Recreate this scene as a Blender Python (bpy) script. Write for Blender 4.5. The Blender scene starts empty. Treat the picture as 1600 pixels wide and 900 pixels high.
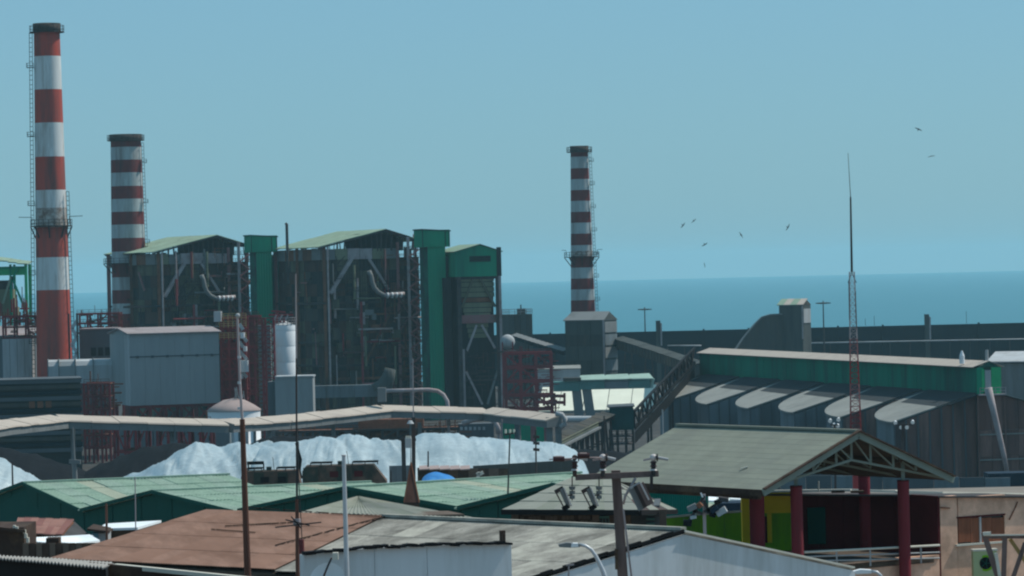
import bpy, math, random
from mathutils import Vector, noise
V = Vector
R_ = math.radians
rnd = random.Random(7)
SC = bpy.context.scene
COL = SC.collection
# ---------------------------------------------------------------- camera, sky, sun, exposure
ROLL = R_(1.35); FPX = 5692.0; CZ = 50.0; HOFF = 24.0
SUN_EL, SUN_AZ = 55.0, 68.0
cd = bpy.data.cameras.new('camera'); cam = bpy.data.objects.new('camera', cd); COL.objects.link(cam)
cd.sensor_width = 36.0; cd.lens = 36.0 * FPX / 1600.0
cd.clip_start = 1.0; cd.clip_end = 40000.0
cd.shift_y = -HOFF / 1600.0
cam.location = (0, 0, CZ)
cr, sr = math.cos(ROLL), math.sin(ROLL)
from mathutils import Matrix
cam.matrix_world = Matrix(((cr, sr, 0, 0), (0, 0, -1, 0), (-sr, cr, 0, CZ), (0, 0, 0, 1)))
SC.camera = cam
SC.view_settings.view_transform = 'Standard'; SC.view_settings.look = 'None'
SC.view_settings.exposure = 0.0; SC.view_settings.gamma = 1.0
SC.render.engine = 'CYCLES'
SC.cycles.pixel_filter_type = 'BLACKMAN_HARRIS'; SC.cycles.filter_width = 2.2
SC.cycles.volume_bounces = 1
w = bpy.data.worlds.new('World'); SC.world = w; w.use_nodes = True
nt = w.node_tree; nt.nodes.clear()
sky = nt.nodes.new('ShaderNodeTexSky'); sky.sky_type = 'NISHITA'; sky.sun_disc = False
sky.sun_elevation = R_(SUN_EL); sky.sun_rotation = R_(SUN_AZ)
sky.air_density = 1.0; sky.dust_density = 0.6; sky.ozone_density = 3.5; sky.altitude = 50
tint = nt.nodes.new('ShaderNodeMix'); tint.data_type = 'RGBA'; tint.blend_type = 'MULTIPLY'
tint.inputs[0].default_value = 1.0
tint.inputs[7].default_value = (0.60, 0.94, 1.14, 1)
bg = nt.nodes.new('ShaderNodeBackground'); bg.inputs[1].default_value = 0.093
wo = nt.nodes.new('ShaderNodeOutputWorld')
veil = nt.nodes.new('ShaderNodeMix'); veil.data_type = 'RGBA'; veil.inputs[0].default_value = 0.6
veil.inputs[7].default_value = (2.42, 4.78, 6.15, 1)   # even sea haze over the whole sky
nt.links.new(sky.outputs[0], tint.inputs[6]); nt.links.new(tint.outputs[2], veil.inputs[6]); nt.links.new(veil.outputs[2], bg.inputs[0]); nt.links.new(bg.outputs[0], wo.inputs[0])
ld = bpy.data.lights.new('sun', 'SUN'); ld.energy = 3.8; ld.angle = R_(0.53); ld.color = (1.0, 0.95, 0.86)
sun = bpy.data.objects.new('sun', ld); COL.objects.link(sun)
sv = V((math.sin(R_(SUN_AZ)) * math.cos(R_(SUN_EL)), math.cos(R_(SUN_AZ)) * math.cos(R_(SUN_EL)), math.sin(R_(SUN_EL))))
sun.rotation_euler = sv.to_track_quat('Z', 'Y').to_euler(); sun.location = (0, 0, 400)

# ---------------------------------------------------------------- pixel -> place helpers
def ray(px, py):
    u = px - 800.0; v = 450.0 - py - HOFF
    return V(((u * cr + v * sr) / FPX, 1.0, (-u * sr + v * cr) / FPX))
def P(px, py, D):
    return V((0, 0, CZ)) + ray(px, py) * D
def Z(px, py, D): return P(px, py, D).z
class Fr:
    """A plan frame: origin on the ray of pixel column px at depth D, front turned by psi."""
    def __init__(s, px, D, psi=0.0, py=560):
        p = P(px, py, D); s.O = V((p.x, p.y, 0)); c, q = math.cos(R_(psi)), math.sin(R_(psi))
        s.a = V((c, q, 0)); s.b = V((-q, c, 0))
    def w(s, u, t, z): return s.O + s.a * u + s.b * t + V((0, 0, z))
    def hit(s, px, py, t=0.0):
        d = ray(px, py); k = (t + s.O.dot(s.b)) / d.dot(s.b)
        return (d * k - s.O).dot(s.a), CZ + k * d.z
    def side(s, px, py, u=0.0):
        d = ray(px, py); k = (u + s.O.dot(s.a)) / d.dot(s.a)
        return (d * k - s.O).dot(s.b), CZ + k * d.z
    def p(s, px, py, t=0.0):
        u, z = s.hit(px, py, t); return s.w(u, t, z)
GP = [(-300, 48), (0, 43), (60, 38.5), (90, 36.5), (140, 34.5), (200, 32), (250, 30), (340, 29), (380, 26), (420, 23.5), (480, 20), (560, 14.5), (640, 11), (700, 8.5), (800, 8), (1000, 6.5), (1150, 5.5), (1500, 4), (1600, 3), (1680, -3), (1800, -6)]
def gz(y):
    for (a, za), (b, zb) in zip(GP, GP[1:]):
        if y <= b: return za + (zb - za) * max(0, (y - a)) / (b - a)
    return -6.0

# ---------------------------------------------------------------- materials
def M(name, col, rough=0.8, var=0.2, scale=0.5, metal=0.0, streak=False, dirt=None, damt=0.5, dscale=0.15, bump=0.0, spec=0.1):
    m = bpy.data.materials.new(name); m.use_nodes = True; n = m.node_tree; b = n.nodes['Principled BSDF']
    L = n.links
    g = n.nodes.new('ShaderNodeNewGeometry'); mp = n.nodes.new('ShaderNodeMapping'); mp.vector_type = 'POINT'
    if streak: mp.inputs['Scale'].default_value = (1, 1, 0.12)
    L.new(g.outputs['Position'], mp.inputs[0])
    no = n.nodes.new('ShaderNodeTexNoise'); no.inputs['Scale'].default_value = scale; no.inputs['Detail'].default_value = 5; no.inputs['Roughness'].default_value = 0.65
    L.new(mp.outputs[0], no.inputs[0])
    r = n.nodes.new('ShaderNodeValToRGB'); e = r.color_ramp.elements
    e[0].position = 0.3; e[1].position = 0.7
    e[0].color = tuple(c * (1 - var) for c in col) + (1,); e[1].color = tuple(min(1, c * (1 + var)) for c in col) + (1,)
    L.new(no.outputs[0], r.inputs[0]); out = r.outputs[0]
    if dirt:
        n2 = n.nodes.new('ShaderNodeTexNoise'); n2.inputs['Scale'].default_value = dscale; n2.inputs['Detail'].default_value = 6; n2.inputs['Roughness'].default_value = 0.7
        L.new(mp.outputs[0], n2.inputs[0])
        r2 = n.nodes.new('ShaderNodeValToRGB'); r2.color_ramp.elements[0].position = 0.62 - damt * 0.3; r2.color_ramp.elements[1].position = 0.78 - damt * 0.2
        L.new(n2.outputs[0], r2.inputs[0])
        mx = n.nodes.new('ShaderNodeMix'); mx.data_type = 'RGBA'
        L.new(r2.outputs[0], mx.inputs[0]); L.new(out, mx.inputs[6]); mx.inputs[7].default_value = tuple(dirt) + (1,)
        out = mx.outputs[2]
    L.new(out, b.inputs['Base Color']); b.inputs['Roughness'].default_value = rough; b.inputs['Metallic'].default_value = metal
    b.inputs['Specular IOR Level'].default_value = spec
    if bump:
        bp = n.nodes.new('ShaderNodeBump'); bp.inputs['Strength'].default_value = 0.6; bp.inputs['Distance'].default_value = bump
        L.new(no.outputs[0], bp.inputs['Height']); L.new(bp.outputs[0], b.inputs['Normal'])
    return m
m_redband = M('chimney red paint', (0.5, 0.09, 0.065), 0.7, 0.12, 0.3, streak=True, dirt=(0.2, 0.08, 0.07), damt=0.6, dscale=0.3)
m_whiteband = M('chimney white paint', (0.68, 0.7, 0.68), 0.7, 0.08, 0.3, streak=True, dirt=(0.42, 0.38, 0.34), damt=0.5, dscale=0.35)
m_sootwhite = M('sooty white paint', (0.5, 0.48, 0.44), 0.8, 0.25, 0.5, dirt=(0.2, 0.13, 0.1), damt=0.8, dscale=0.45)
m_darkred = M('old chimney red', (0.2, 0.045, 0.045), 0.8, 0.15, 0.3, streak=True, dirt=(0.1, 0.04, 0.04), damt=0.6, dscale=0.3)
m_oldwhite = M('old chimney white', (0.45, 0.5, 0.5), 0.8, 0.12, 0.3, streak=True, dirt=(0.26, 0.25, 0.24), damt=0.6, dscale=0.3)
m_soot = M('soot', (0.07, 0.06, 0.055), 0.9, 0.3, 0.6)
m_steel = M('dark steel', (0.06, 0.058, 0.058), 0.8, 0.3, 0.5, dirt=(0.09, 0.045, 0.035), damt=0.4)
m_palesteel = M('pale steel', (0.38, 0.33, 0.33), 0.6, 0.2, 0.4, dirt=(0.25, 0.16, 0.14), damt=0.4)
m_pink = M('faded red steel', (0.3, 0.13, 0.13), 0.7, 0.2, 0.3, dirt=(0.2, 0.14, 0.13), damt=0.5)
m_redsteel = M('red steel', (0.27, 0.045, 0.05), 0.7, 0.25, 0.3, dirt=(0.1, 0.04, 0.04), damt=0.5)
m_rust = M('rust', (0.2, 0.09, 0.055), 0.9, 0.3, 0.6, dirt=(0.08, 0.05, 0.04), damt=0.5)
m_green = M('green cladding', (0.01, 0.28, 0.155), 0.7, 0.12, 0.2, streak=True, dirt=(0.012, 0.15, 0.1), damt=0.4, dscale=0.1)
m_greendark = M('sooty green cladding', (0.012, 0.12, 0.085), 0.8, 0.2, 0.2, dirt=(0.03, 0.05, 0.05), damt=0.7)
m_greenlit = M('bright green steel', (0.03, 0.4, 0.16), 0.7, 0.15, 0.3)
m_palegreen = M('pale green roof', (0.25, 0.34, 0.25), 0.8, 0.12, 0.2, dirt=(0.22, 0.27, 0.2), damt=0.5)
m_cladA = M('sooty cladding', (0.06, 0.062, 0.058), 0.85, 0.3, 0.2, streak=True, dirt=(0.1, 0.085, 0.065), damt=0.5)
m_cladB = M('sooty olive cladding', (0.12, 0.115, 0.08), 0.85, 0.3, 0.2, streak=True, dirt=(0.05, 0.05, 0.045), damt=0.5)
m_cladD = M('rust brown sooty cladding', (0.1, 0.06, 0.047), 0.9, 0.35, 0.3, streak=True, dirt=(0.05, 0.04, 0.037), damt=0.6)
m_cladC = M('black cladding', (0.035, 0.04, 0.04), 0.9, 0.3, 0.2, streak=True)
m_hopper = M('hopper cladding', (0.22, 0.23, 0.15), 0.8, 0.2, 0.3, streak=True, dirt=(0.09, 0.1, 0.07), damt=0.6)
m_grey = M('grey cladding', (0.31, 0.33, 0.335), 0.8, 0.1, 0.3, streak=True, dirt=(0.24, 0.25, 0.25), damt=0.55)
m_greyroof = M('dusty grey roof', (0.3, 0.26, 0.26), 0.85, 0.12, 0.2, dirt=(0.24, 0.2, 0.19), damt=0.5)
m_lightgrey = M('light grey cladding', (0.42, 0.44, 0.45), 0.7, 0.1, 0.25, streak=True, dirt=(0.28, 0.27, 0.26), damt=0.55)
m_dkgrey = M('dark grey cladding', (0.1, 0.115, 0.125), 0.8, 0.15, 0.15, streak=True, dirt=(0.075, 0.08, 0.085), damt=0.4)
m_white = M('white painted tank', (0.75, 0.77, 0.78), 0.5, 0.04, 0.3, streak=True, dirt=(0.6, 0.6, 0.58), damt=0.2)
m_beige = M('dusty beige roof', (0.46, 0.4, 0.34), 0.85, 0.12, 0.15, dirt=(0.36, 0.31, 0.27), damt=0.5)
m_gallery = M('conveyor side', (0.2, 0.21, 0.21), 0.85, 0.15, 0.15, dirt=(0.13, 0.14, 0.14), damt=0.5)
m_pinkroof = M('pinkish tank roof', (0.36, 0.28, 0.26), 0.8, 0.15, 0.3, dirt=(0.3, 0.22, 0.2), damt=0.5)
m_coal = M('coal', (0.011, 0.013, 0.016), 0.95, 0.3, 0.6, bump=0.1, spec=0.05)
m_net = M('dark windbreak cloth', (0.012, 0.024, 0.032), 0.9, 0.15, 0.06, streak=True, dirt=(0.016, 0.03, 0.038), damt=0.4)
m_tower = M('coal dusted concrete', (0.085, 0.095, 0.09), 0.9, 0.2, 0.15, streak=True, dirt=(0.045, 0.05, 0.05), damt=0.6)
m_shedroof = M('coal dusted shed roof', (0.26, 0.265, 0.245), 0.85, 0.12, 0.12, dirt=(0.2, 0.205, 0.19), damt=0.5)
m_shedwall = M('shed wall', (0.17, 0.2, 0.215), 0.85, 0.1, 0.12, streak=True, dirt=(0.11, 0.125, 0.13), damt=0.5)
m_shedrust = M('rust stained shed wall', (0.22, 0.12, 0.1), 0.9, 0.35, 0.25, streak=True, dirt=(0.07, 0.05, 0.05), damt=0.8, dscale=0.25)
m_shedrust2 = M('pale stained shed wall', (0.27, 0.155, 0.13), 0.9, 0.4, 0.3, streak=True, dirt=(0.09, 0.06, 0.055), damt=0.75, dscale=0.25)
m_teal = M('teal hull', (0.1, 0.24, 0.22), 0.7, 0.15, 0.2, dirt=(0.08, 0.16, 0.15), damt=0.4)
m_paleteal = M('pale teal roof', (0.3, 0.42, 0.36), 0.8, 0.15, 0.3, dirt=(0.22, 0.3, 0.27), damt=0.4)
m_cream = M('cream roof', (0.72, 0.74, 0.62), 0.7, 0.06, 0.2)
m_tarp = M('silver tarpaulin', (0.5, 0.57, 0.57), 0.34, 0.2, 1.6, metal=0.35, bump=0.16, spec=0.7, dirt=(0.36, 0.43, 0.44), damt=0.5, dscale=0.12)
m_bluetarp = M('blue tarpaulin', (0.04, 0.2, 0.5), 0.6, 0.2, 1.0, dirt=(0.1, 0.3, 0.5), damt=0.5, dscale=0.6)
m_camoB = M('camouflage brown', (0.17, 0.11, 0.085), 0.9, 0.15, 1.0, dirt=(0.03, 0.045, 0.04), damt=0.85, dscale=0.28)
m_camoG = M('camouflage green', (0.04, 0.055, 0.045), 0.9, 0.2, 1.0, dirt=(0.13, 0.09, 0.07), damt=0.3, dscale=0.4)
m_black = M('black', (0.012, 0.012, 0.013), 0.7, 0.2, 1.0)
m_groof = M('green fibre cement', (0.29, 0.4, 0.31), 0.9, 0.16, 2.5, dirt=(0.23, 0.33, 0.26), damt=0.5, dscale=0.8)
m_groof2 = M('weathered green fibre cement', (0.31, 0.41, 0.33), 0.9, 0.16, 2.5, dirt=(0.25, 0.33, 0.27), damt=0.5, dscale=0.6)
m_skyl = M('yellowed skylight sheet', (0.4, 0.43, 0.33), 0.8, 0.1, 1.0)
m_gwall = M('dark green gable wall', (0.01, 0.075, 0.06), 0.8, 0.1, 0.4, streak=True)
m_rustroof = M('rusty roof sheet', (0.25, 0.155, 0.12), 0.9, 0.18, 1.5, dirt=(0.17, 0.1, 0.075), damt=0.6, dscale=0.5)
m_rustroof2 = M('rusty roof sheet darker', (0.22, 0.132, 0.1), 0.9, 0.14, 0.7, dirt=(0.27, 0.165, 0.125), damt=0.4, dscale=0.4)
m_asb = M('weathered fibre cement', (0.31, 0.3, 0.265), 0.9, 0.25, 1.2, dirt=(0.13, 0.125, 0.11), damt=0.75, dscale=0.5)
m_asb2 = M('weathered fibre cement paler', (0.38, 0.37, 0.32), 0.9, 0.2, 1.3, dirt=(0.2, 0.19, 0.17), damt=0.6, dscale=0.6)
m_hip = M('olive grey roof', (0.24, 0.25, 0.215), 0.9, 0.08, 0.8, dirt=(0.2, 0.21, 0.185), damt=0.4)
m_shingle = M('grey green shingles', (0.225, 0.24, 0.195), 0.9, 0.1, 1.0, dirt=(0.19, 0.2, 0.17), damt=0.5, dscale=0.4)
m_shingle2 = M('grey green shingles darker', (0.212, 0.228, 0.188), 0.9, 0.1, 1.0, dirt=(0.19, 0.2, 0.17), damt=0.5, dscale=0.4)
m_wwall = M('pale painted wall', (0.6, 0.64, 0.66), 0.85, 0.08, 1.2, streak=True, dirt=(0.44, 0.47, 0.47), damt=0.55, dscale=0.7)
m_brown = M('dark brown wall', (0.06, 0.04, 0.032), 0.9, 0.3, 1.0, dirt=(0.13, 0.09, 0.06), damt=0.4, dscale=0.7)
m_block = M('brown block wall', (0.13, 0.1, 0.08), 0.9, 0.2, 1.0, dirt=(0.08, 0.065, 0.055), damt=0.5)
m_maroon = M('maroon paint', (0.085, 0.014, 0.017), 0.8, 0.2, 0.6, dirt=(0.05, 0.012, 0.015), damt=0.4)
m_redcol = M('maroon column paint', (0.19, 0.03, 0.04), 0.85, 0.2, 1.2, streak=True, dirt=(0.12, 0.03, 0.035), damt=0.5, dscale=0.8)
m_yellow = M('ochre paint', (0.75, 0.52, 0.03), 0.8, 0.08, 0.8)
m_lime = M('lime paint', (0.2, 0.47, 0.02), 0.9, 0.15, 0.9, streak=True, dirt=(0.13, 0.3, 0.03), damt=0.5, dscale=0.6)
m_peach = M('peach render', (0.74, 0.46, 0.33), 0.9, 0.2, 1.2, dirt=(0.5, 0.31, 0.22), damt=0.6, dscale=0.7)
m_wood = M('reddish wood', (0.24, 0.09, 0.05), 0.6, 0.3, 3.0, streak=True)
m_greenshed = M('dusty green cladding', (0.006, 0.2, 0.125), 0.8, 0.15, 0.2, streak=True, dirt=(0.02, 0.09, 0.07), damt=0.6, dscale=0.12)
m_dustshade = M('coal dust and painted shade roof', (0.045, 0.052, 0.055), 0.95, 0.2, 0.15, dirt=(0.04, 0.045, 0.05), damt=0.5)  # coal dust plus the ridge gallery's shadow, both put into the colour
m_polewood = M('weathered pole wood', (0.16, 0.115, 0.105), 0.9, 0.3, 3.0, streak=True)
m_polebrown = M('rusty brown pole', (0.12, 0.06, 0.045), 0.8, 0.3, 2.0, streak=True)
m_galv = M('galvanised steel', (0.5, 0.52, 0.54), 0.45, 0.1, 2.0, metal=0.3)
m_ceramic = M('glazed insulator', (0.55, 0.5, 0.48), 0.3, 0.1, 2.0)
m_ceramicred = M('brown insulator', (0.07, 0.035, 0.036), 0.4, 0.2, 2.0)
m_trim = M('grey green trim', (0.2, 0.24, 0.21), 0.8, 0.1, 1.0)
m_offwhite = M('off white trim', (0.6, 0.58, 0.5), 0.8, 0.1, 1.0)
m_whitesheet = M('white sheet roof', (0.8, 0.84, 0.85), 0.5, 0.06, 1.0)
m_soffit = M('timber soffit', (0.09, 0.07, 0.055), 0.9, 0.2, 1.5)
m_glass = M('dark glass', (0.02, 0.03, 0.035), 0.1, 0.1, 1.0, spec=0.5)
m_conc = M('concrete', (0.3, 0.29, 0.27), 0.9, 0.15, 0.8)
m_bird = M('bird', (0.03, 0.03, 0.03), 0.9, 0.1, 5.0)
m_tealcor = M('teal corrugated fence', (0.01, 0.2, 0.16), 0.7, 0.12, 0.8, streak=True)
m_navy = M('navy container', (0.02, 0.035, 0.055), 0.7, 0.1, 0.5)
m_gyellow = M('pale green plastic', (0.38, 0.45, 0.25), 0.6, 0.06, 1.0)

# ---------------------------------------------------------------- mesh builder
ORG = {}
class MB:
    def __init__(s): s.v = []; s.f = []; s.mi = []; s.sm = []; s.m = 0
    def face(s, idx, smooth=False): s.f.append(tuple(idx)); s.mi.append(s.m); s.sm.append(smooth)
    def poly(s, pts):
        n = len(s.v); s.v += [V(p) for p in pts]; s.face(range(n, n + len(pts)))
    def prism(s, pts, off):
        pts = [V(p) for p in pts]; off = V(off); n = len(s.v); k = len(pts)
        s.v += pts + [p + off for p in pts]
        s.face(range(n, n + k)); s.face(reversed(range(n + k, n + 2 * k)))
        for i in range(k):
            j = (i + 1) % k; s.face((n + i, n + k + i, n + k + j, n + j))
        return s
    def box(s, F, u0, u1, t0, t1, z0, z1):
        c = [F.w(u0, t0, z0), F.w(u1, t0, z0), F.w(u1, t1, z0), F.w(u0, t1, z0)]
        return s.prism(c, (0, 0, z1 - z0))
    def pbox(s, F, x0, y0, x1, y1, t0=0.0, t1=1.0, tp=None, zb=None):
        tp = t0 if tp is None else tp
        xm, ym = (x0 + x1) / 2, (y0 + y1) / 2
        u0 = F.hit(x0, ym, tp)[0]; u1 = F.hit(x1, ym, tp)[0]
        z1 = F.hit(xm, y0, tp)[1]; z0 = F.hit(xm, y1, tp)[1] if zb is None else zb
        return s.box(F, u0, u1, t0, t1, z0, z1)
    def beam(s, p, q, a, b=None, up=None):
        p = V(p); q = V(q); b = a if b is None else b; d = (q - p)
        if d.length < 1e-6: return s
        d.normalize(); up = V((0, 0, 1)) if up is None else V(up)
        if abs(d.dot(up)) > 0.98: up = V((0, 1, 0)) if abs(d.y) < 0.9 else V((1, 0, 0))
        x = d.cross(up).normalized() * (a / 2); y = x.cross(d).normalized() * (b / 2)
        return s.prism([p - x - y, p + x - y, p + x + y, p - x + y], q - p)
    def cyl(s, p, q, r0, r1=None, n=10, cap=True):
        p = V(p); q = V(q); r1 = r0 if r1 is None else r1; d = (q - p)
        if d.length < 1e-6: return s
        d.normalize(); up = V((0, 0, 1)) if abs(d.z) < 0.9 else V((1, 0, 0))
        x = d.cross(up).normalized(); y = x.cross(d).normalized(); k = len(s.v)
        for c, r in ((p, r0), (q, r1)):
            for i in range(n):
                an = 2 * math.pi * i / n; s.v.append(c + x * (r * math.cos(an)) + y * (r * math.sin(an)))
        for i in range(n):
            j = (i + 1) % n; s.face((k + i, k + j, k + n + j, k + n + i), n > 5)
        if cap:
            k2 = len(s.v); s.v += [V(v_) for v_ in s.v[k:k + 2 * n]]; s.face(reversed(range(k2, k2 + n))); s.face(range(k2 + n, k2 + 2 * n))
        return s
    def tube(s, pts, r, n=8):
        pts = [V(p) for p in pts]; k = len(s.v); up = V((0.13, 0.21, 0.97))
        for i, p in enumerate(pts):
            d = (pts[min(i + 1, len(pts) - 1)] - pts[max(i - 1, 0)]).normalized()
            x = d.cross(up).normalized(); y = x.cross(d).normalized()
            rr = r[i] if isinstance(r, (list, tuple)) else r
            for j in range(n):
                an = 2 * math.pi * j / n; s.v.append(p + x * (rr * math.cos(an)) + y * (rr * math.sin(an)))
        for i in range(len(pts) - 1):
            for j in range(n):
                j2 = (j + 1) % n; s.face((k + i * n + j, k + i * n + j2, k + (i + 1) * n + j2, k + (i + 1) * n + j), True)
        s.face(reversed(range(k, k + n))); s.face(range(k + (len(pts) - 1) * n, k + len(pts) * n))
        return s
    def lathe(s, c, prof, n=32, mats=None, smooth=True):
        c = V(c); k = len(s.v)
        for r, z in prof:
            for i in range(n):
                an = 2 * math.pi * i / n; s.v.append(c + V((r * math.cos(an), r * math.sin(an), z)))
        for q in range(len(prof) - 1):
            if mats: s.m = mats[q]
            for i in range(n):
                j = (i + 1) % n; s.face((k + q * n + i, k + q * n + j, k + (q + 1) * n + j, k + (q + 1) * n + i), smooth)
        return s
    def build(s, name, mat, parent=None, label=None, kind=None):
        me = bpy.data.meshes.new(name)
        if parent is not None: o0 = ORG[parent.name]
        else:
            xs = [p.x for p in s.v]; ys = [p.y for p in s.v]
            o0 = V(((min(xs) + max(xs)) / 2, (min(ys) + max(ys)) / 2, min(p.z for p in s.v)))
        me.from_pydata([tuple(p - o0) for p in s.v], [], s.f)
        ms = mat if isinstance(mat, (list, tuple)) else [mat]
        for m in ms: me.materials.append(m)
        me.polygons.foreach_set('material_index', s.mi); me.polygons.foreach_set('use_smooth', s.sm); me.update()
        o = bpy.data.objects.new(name, me); COL.objects.link(o)
        if parent is not None: o.parent = parent
        else: o.location = o0
        ORG[o.name] = o0
        if label: o['label'] = label
        if kind: o['kind'] = kind
        return o
def tag(o, label, cat, group=None):
    o['label'] = label; o['category'] = cat
    if group: o['group'] = group
    return o
def thing(name, label, cat, loc, group=None):
    o = bpy.data.objects.new(name, None); COL.objects.link(o); o.empty_display_size = 0.5
    o.location = V(loc); ORG[o.name] = V(loc); return tag(o, label, cat, group)
def dup(root, delta, label=None):
    c = root.copy(); COL.objects.link(c); c.location = root.location + V(delta); ORG[c.name] = ORG[root.name] + V(delta)
    if label: c['label'] = label
    for ch in list(root.children):
        d = ch.copy(); COL.objects.link(d); d.parent = c; ORG[d.name] = ORG[c.name]
        for g in list(ch.children):
            e = g.copy(); COL.objects.link(e); e.parent = d; ORG[e.name] = ORG[c.name]
    return c
def sheets(parent, name, A, B, C, D, nu, nv, mats, waves=0, amp=0.0, jit=0.0, th=0.0, gap=0.0, seed=1, pick=None, skip=0.0, lap=0.0):
    """Quad A-B (u), A-D (v) covered with nu x nv separate sheets; ribs run along v."""
    rr = random.Random(seed); A, B, C, D = V(A), V(B), V(C), V(D)
    par = (C - (B + D - A)).length < 0.02 * (B - A).length
    nrm = (B - A).cross(D - A).normalized()
    if nrm.z < 0: nrm = -nrm
    def bl(u, v): return A * (1 - u) * (1 - v) + B * u * (1 - v) + C * u * v + D * (1 - u) * v
    cache = {}; o0 = ORG[parent.name]; objs = []
    seg = waves * 4 if waves else 1
    for j in range(nv):
        for i in range(nu):
            if skip and rr.random() < skip: continue
            mat = mats[rr.randrange(len(mats))] if pick is None else pick(i, j)
            base = bl(i / nu, j / nv)
            if par and mat.name in cache: me = cache[mat.name]
            else:
                vs = []; fs = []
                g = gap / 2
                u0, u1 = (i + g) / nu, (i + 1 - g) / nu; v0, v1 = (j + g - lap) / nv, (j + 1 - g + lap) / nv
                for k in range(seg + 1):
                    h = amp * math.sin(2 * math.pi * waves * k / seg) if waves else 0
                    for q, vv in enumerate((v0, v1)):
                        hh = h + (th * 0.6 if q == 0 else 0) * (1 if lap else 0)
                        vs.append(bl(u0 + (u1 - u0) * k / seg, vv) - base + nrm * hh)
                n = len(vs)
                for k in range(seg): fs.append((2 * k, 2 * k + 2, 2 * k + 3, 2 * k + 1))
                if th:
                    vs += list(vs); vs += [p - nrm * th for p in vs[:n]]
                    for k in range(seg): a2, b2 = n + 2 * k, 2 * n + 2 * k; fs.append((b2, b2 + 1, b2 + 3, b2 + 2)); fs.append((a2 + 1, a2 + 3, b2 + 3, b2 + 1)); fs.append((a2, b2, b2 + 2, a2 + 2))
                    fs.append((n, n + 1, 2 * n + 1, 2 * n)); fs.append((n + 2 * seg, 2 * n + 2 * seg, 2 * n + 2 * seg + 1, n + 2 * seg + 1))
                me = bpy.data.meshes.new(name); me.from_pydata([tuple(p) for p in vs], [], fs); me.materials.append(mat)
                if waves: me.polygons.foreach_set('use_smooth', [True] * seg + [False] * (len(fs) - seg))
                me.update()
                if par: cache[mat.name] = me
            o = bpy.data.objects.new(name, me); COL.objects.link(o); o.parent = parent
            o.location = base - o0 + nrm * (rr.uniform(-jit, jit)); ORG[o.name] = o0 + V(o.location); objs.append(o)
    return objs
def rail(mb, pts, h=1.1, r=0.05, step=2.0, mids=1):
    for p, q in zip(pts, pts[1:]):
        p = V(p); q = V(q); n = max(1, int((q - p).length / step)); up = V((0, 0, h))
        for k in range(mids + 1): o = up * (1 - k / (mids + 1)); mb.beam(p + o, q + o, r)
        for i in range(n + 1):
            c = p.lerp(q, i / n); mb.beam(c, c + up, r)
def lattice(mb_leg, mb_br, p0, p1, w0, w1, n, r, rb):
    p0 = V(p0); p1 = V(p1)
    cs = [(-1, -1), (1, -1), (1, 1), (-1, 1)]
    lv = []
    for i in range(n + 1):
        f = i / n; c = p0.lerp(p1, f); ww = (w0 + (w1 - w0) * f) / 2
        lv.append([c + V((a * ww, b * ww, 0)) for a, b in cs])
    for k in range(4): mb_leg.beam(lv[0][k], lv[-1][k], r)
    for i in range(n):
        for k in range(4):
            k2 = (k + 1) % 4; mb_br.beam(lv[i][k], lv[i + 1][k2] if (i + k) % 2 else lv[i + 1][k2], rb)
            mb_br.beam(lv[i + 1][k], lv[i + 1][k2], rb)
def struct(name, mb, mat): return mb.build(name, mat, kind='structure')

# ---------------------------------------------------------------- terrain and sea
g = MB(); ys = [-300, -100, 0, 30, 60, 75, 90, 110, 140, 170, 200, 225, 250, 300, 340, 380, 420, 450, 480, 520, 560, 600, 640, 700, 800, 1000, 1150, 1300, 1500, 1600, 1680, 1800]
xs = [-9000, -2500, -900, -500] + list(range(-300, 301, 30)) + [500, 900, 2500, 9000]
for y in ys:
    for x in xs: g.v.append(V((x, y, gz(y) + 0.25 * noise.noise(V((x * .02, y * .02, 0))))))
nx = len(xs)
for j in range(len(ys) - 1):
    for i in range(nx - 1): g.face((j * nx + i, j * nx + i + 1, (j + 1) * nx + i + 1, (j + 1) * nx + i), True)
m_ground = M('dusty dark ground', (0.24, 0.21, 0.18), 0.95, 0.2, 0.15, dirt=(0.15, 0.14, 0.125), damt=0.5, bump=0.1)
m_yard = M('coal dusted yard', (0.06, 0.058, 0.055), 0.95, 0.3, 0.1, dirt=(0.03, 0.03, 0.032), damt=0.5)
for i_, f_ in enumerate(g.f):
    if g.v[f_[0]].y >= 420: g.mi[i_] = 1
struct('ground', g, [m_ground, m_yard])
ms = bpy.data.materials.new('sea water'); ms.use_nodes = True; n = ms.node_tree; b = n.nodes['Principled BSDF']
b.inputs['Base Color'].default_value = (0.035, 0.17, 0.2, 1); b.inputs['Roughness'].default_value = 0.55; b.inputs['Specular IOR Level'].default_value = 0.25
gg = n.nodes.new('ShaderNodeNewGeometry'); mp = n.nodes.new('ShaderNodeMapping'); mp.inputs['Scale'].default_value = (0.02, 0.004, 0.02)
no = n.nodes.new('ShaderNodeTexNoise'); no.inputs['Scale'].default_value = 1.0; no.inputs['Detail'].default_value = 8
rr_ = n.nodes.new('ShaderNodeValToRGB'); rr_.color_ramp.elements[0].color = (0.035, 0.16, 0.21, 1); rr_.color_ramp.elements[1].color = (0.045, 0.19, 0.24, 1)
bp = n.nodes.new('ShaderNodeBump'); bp.inputs['Strength'].default_value = 0.4; bp.inputs['Distance'].default_value = 2.0
n.links.new(gg.outputs['Position'], mp.inputs[0]); n.links.new(mp.outputs[0], no.inputs[0]); n.links.new(no.outputs[0], rr_.inputs[0]); n.links.new(rr_.outputs[0], b.inputs['Base Color'])
n.links.new(no.outputs[0], bp.inputs['Height']); n.links.new(bp.outputs[0], b.inputs['Normal'])
s_ = MB(); s_.poly([(-9500, 1400, 0), (9500, 1400, 0), (9500, 18000, 0), (-9500, 18000, 0)]); struct('sea', s_, ms)
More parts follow.
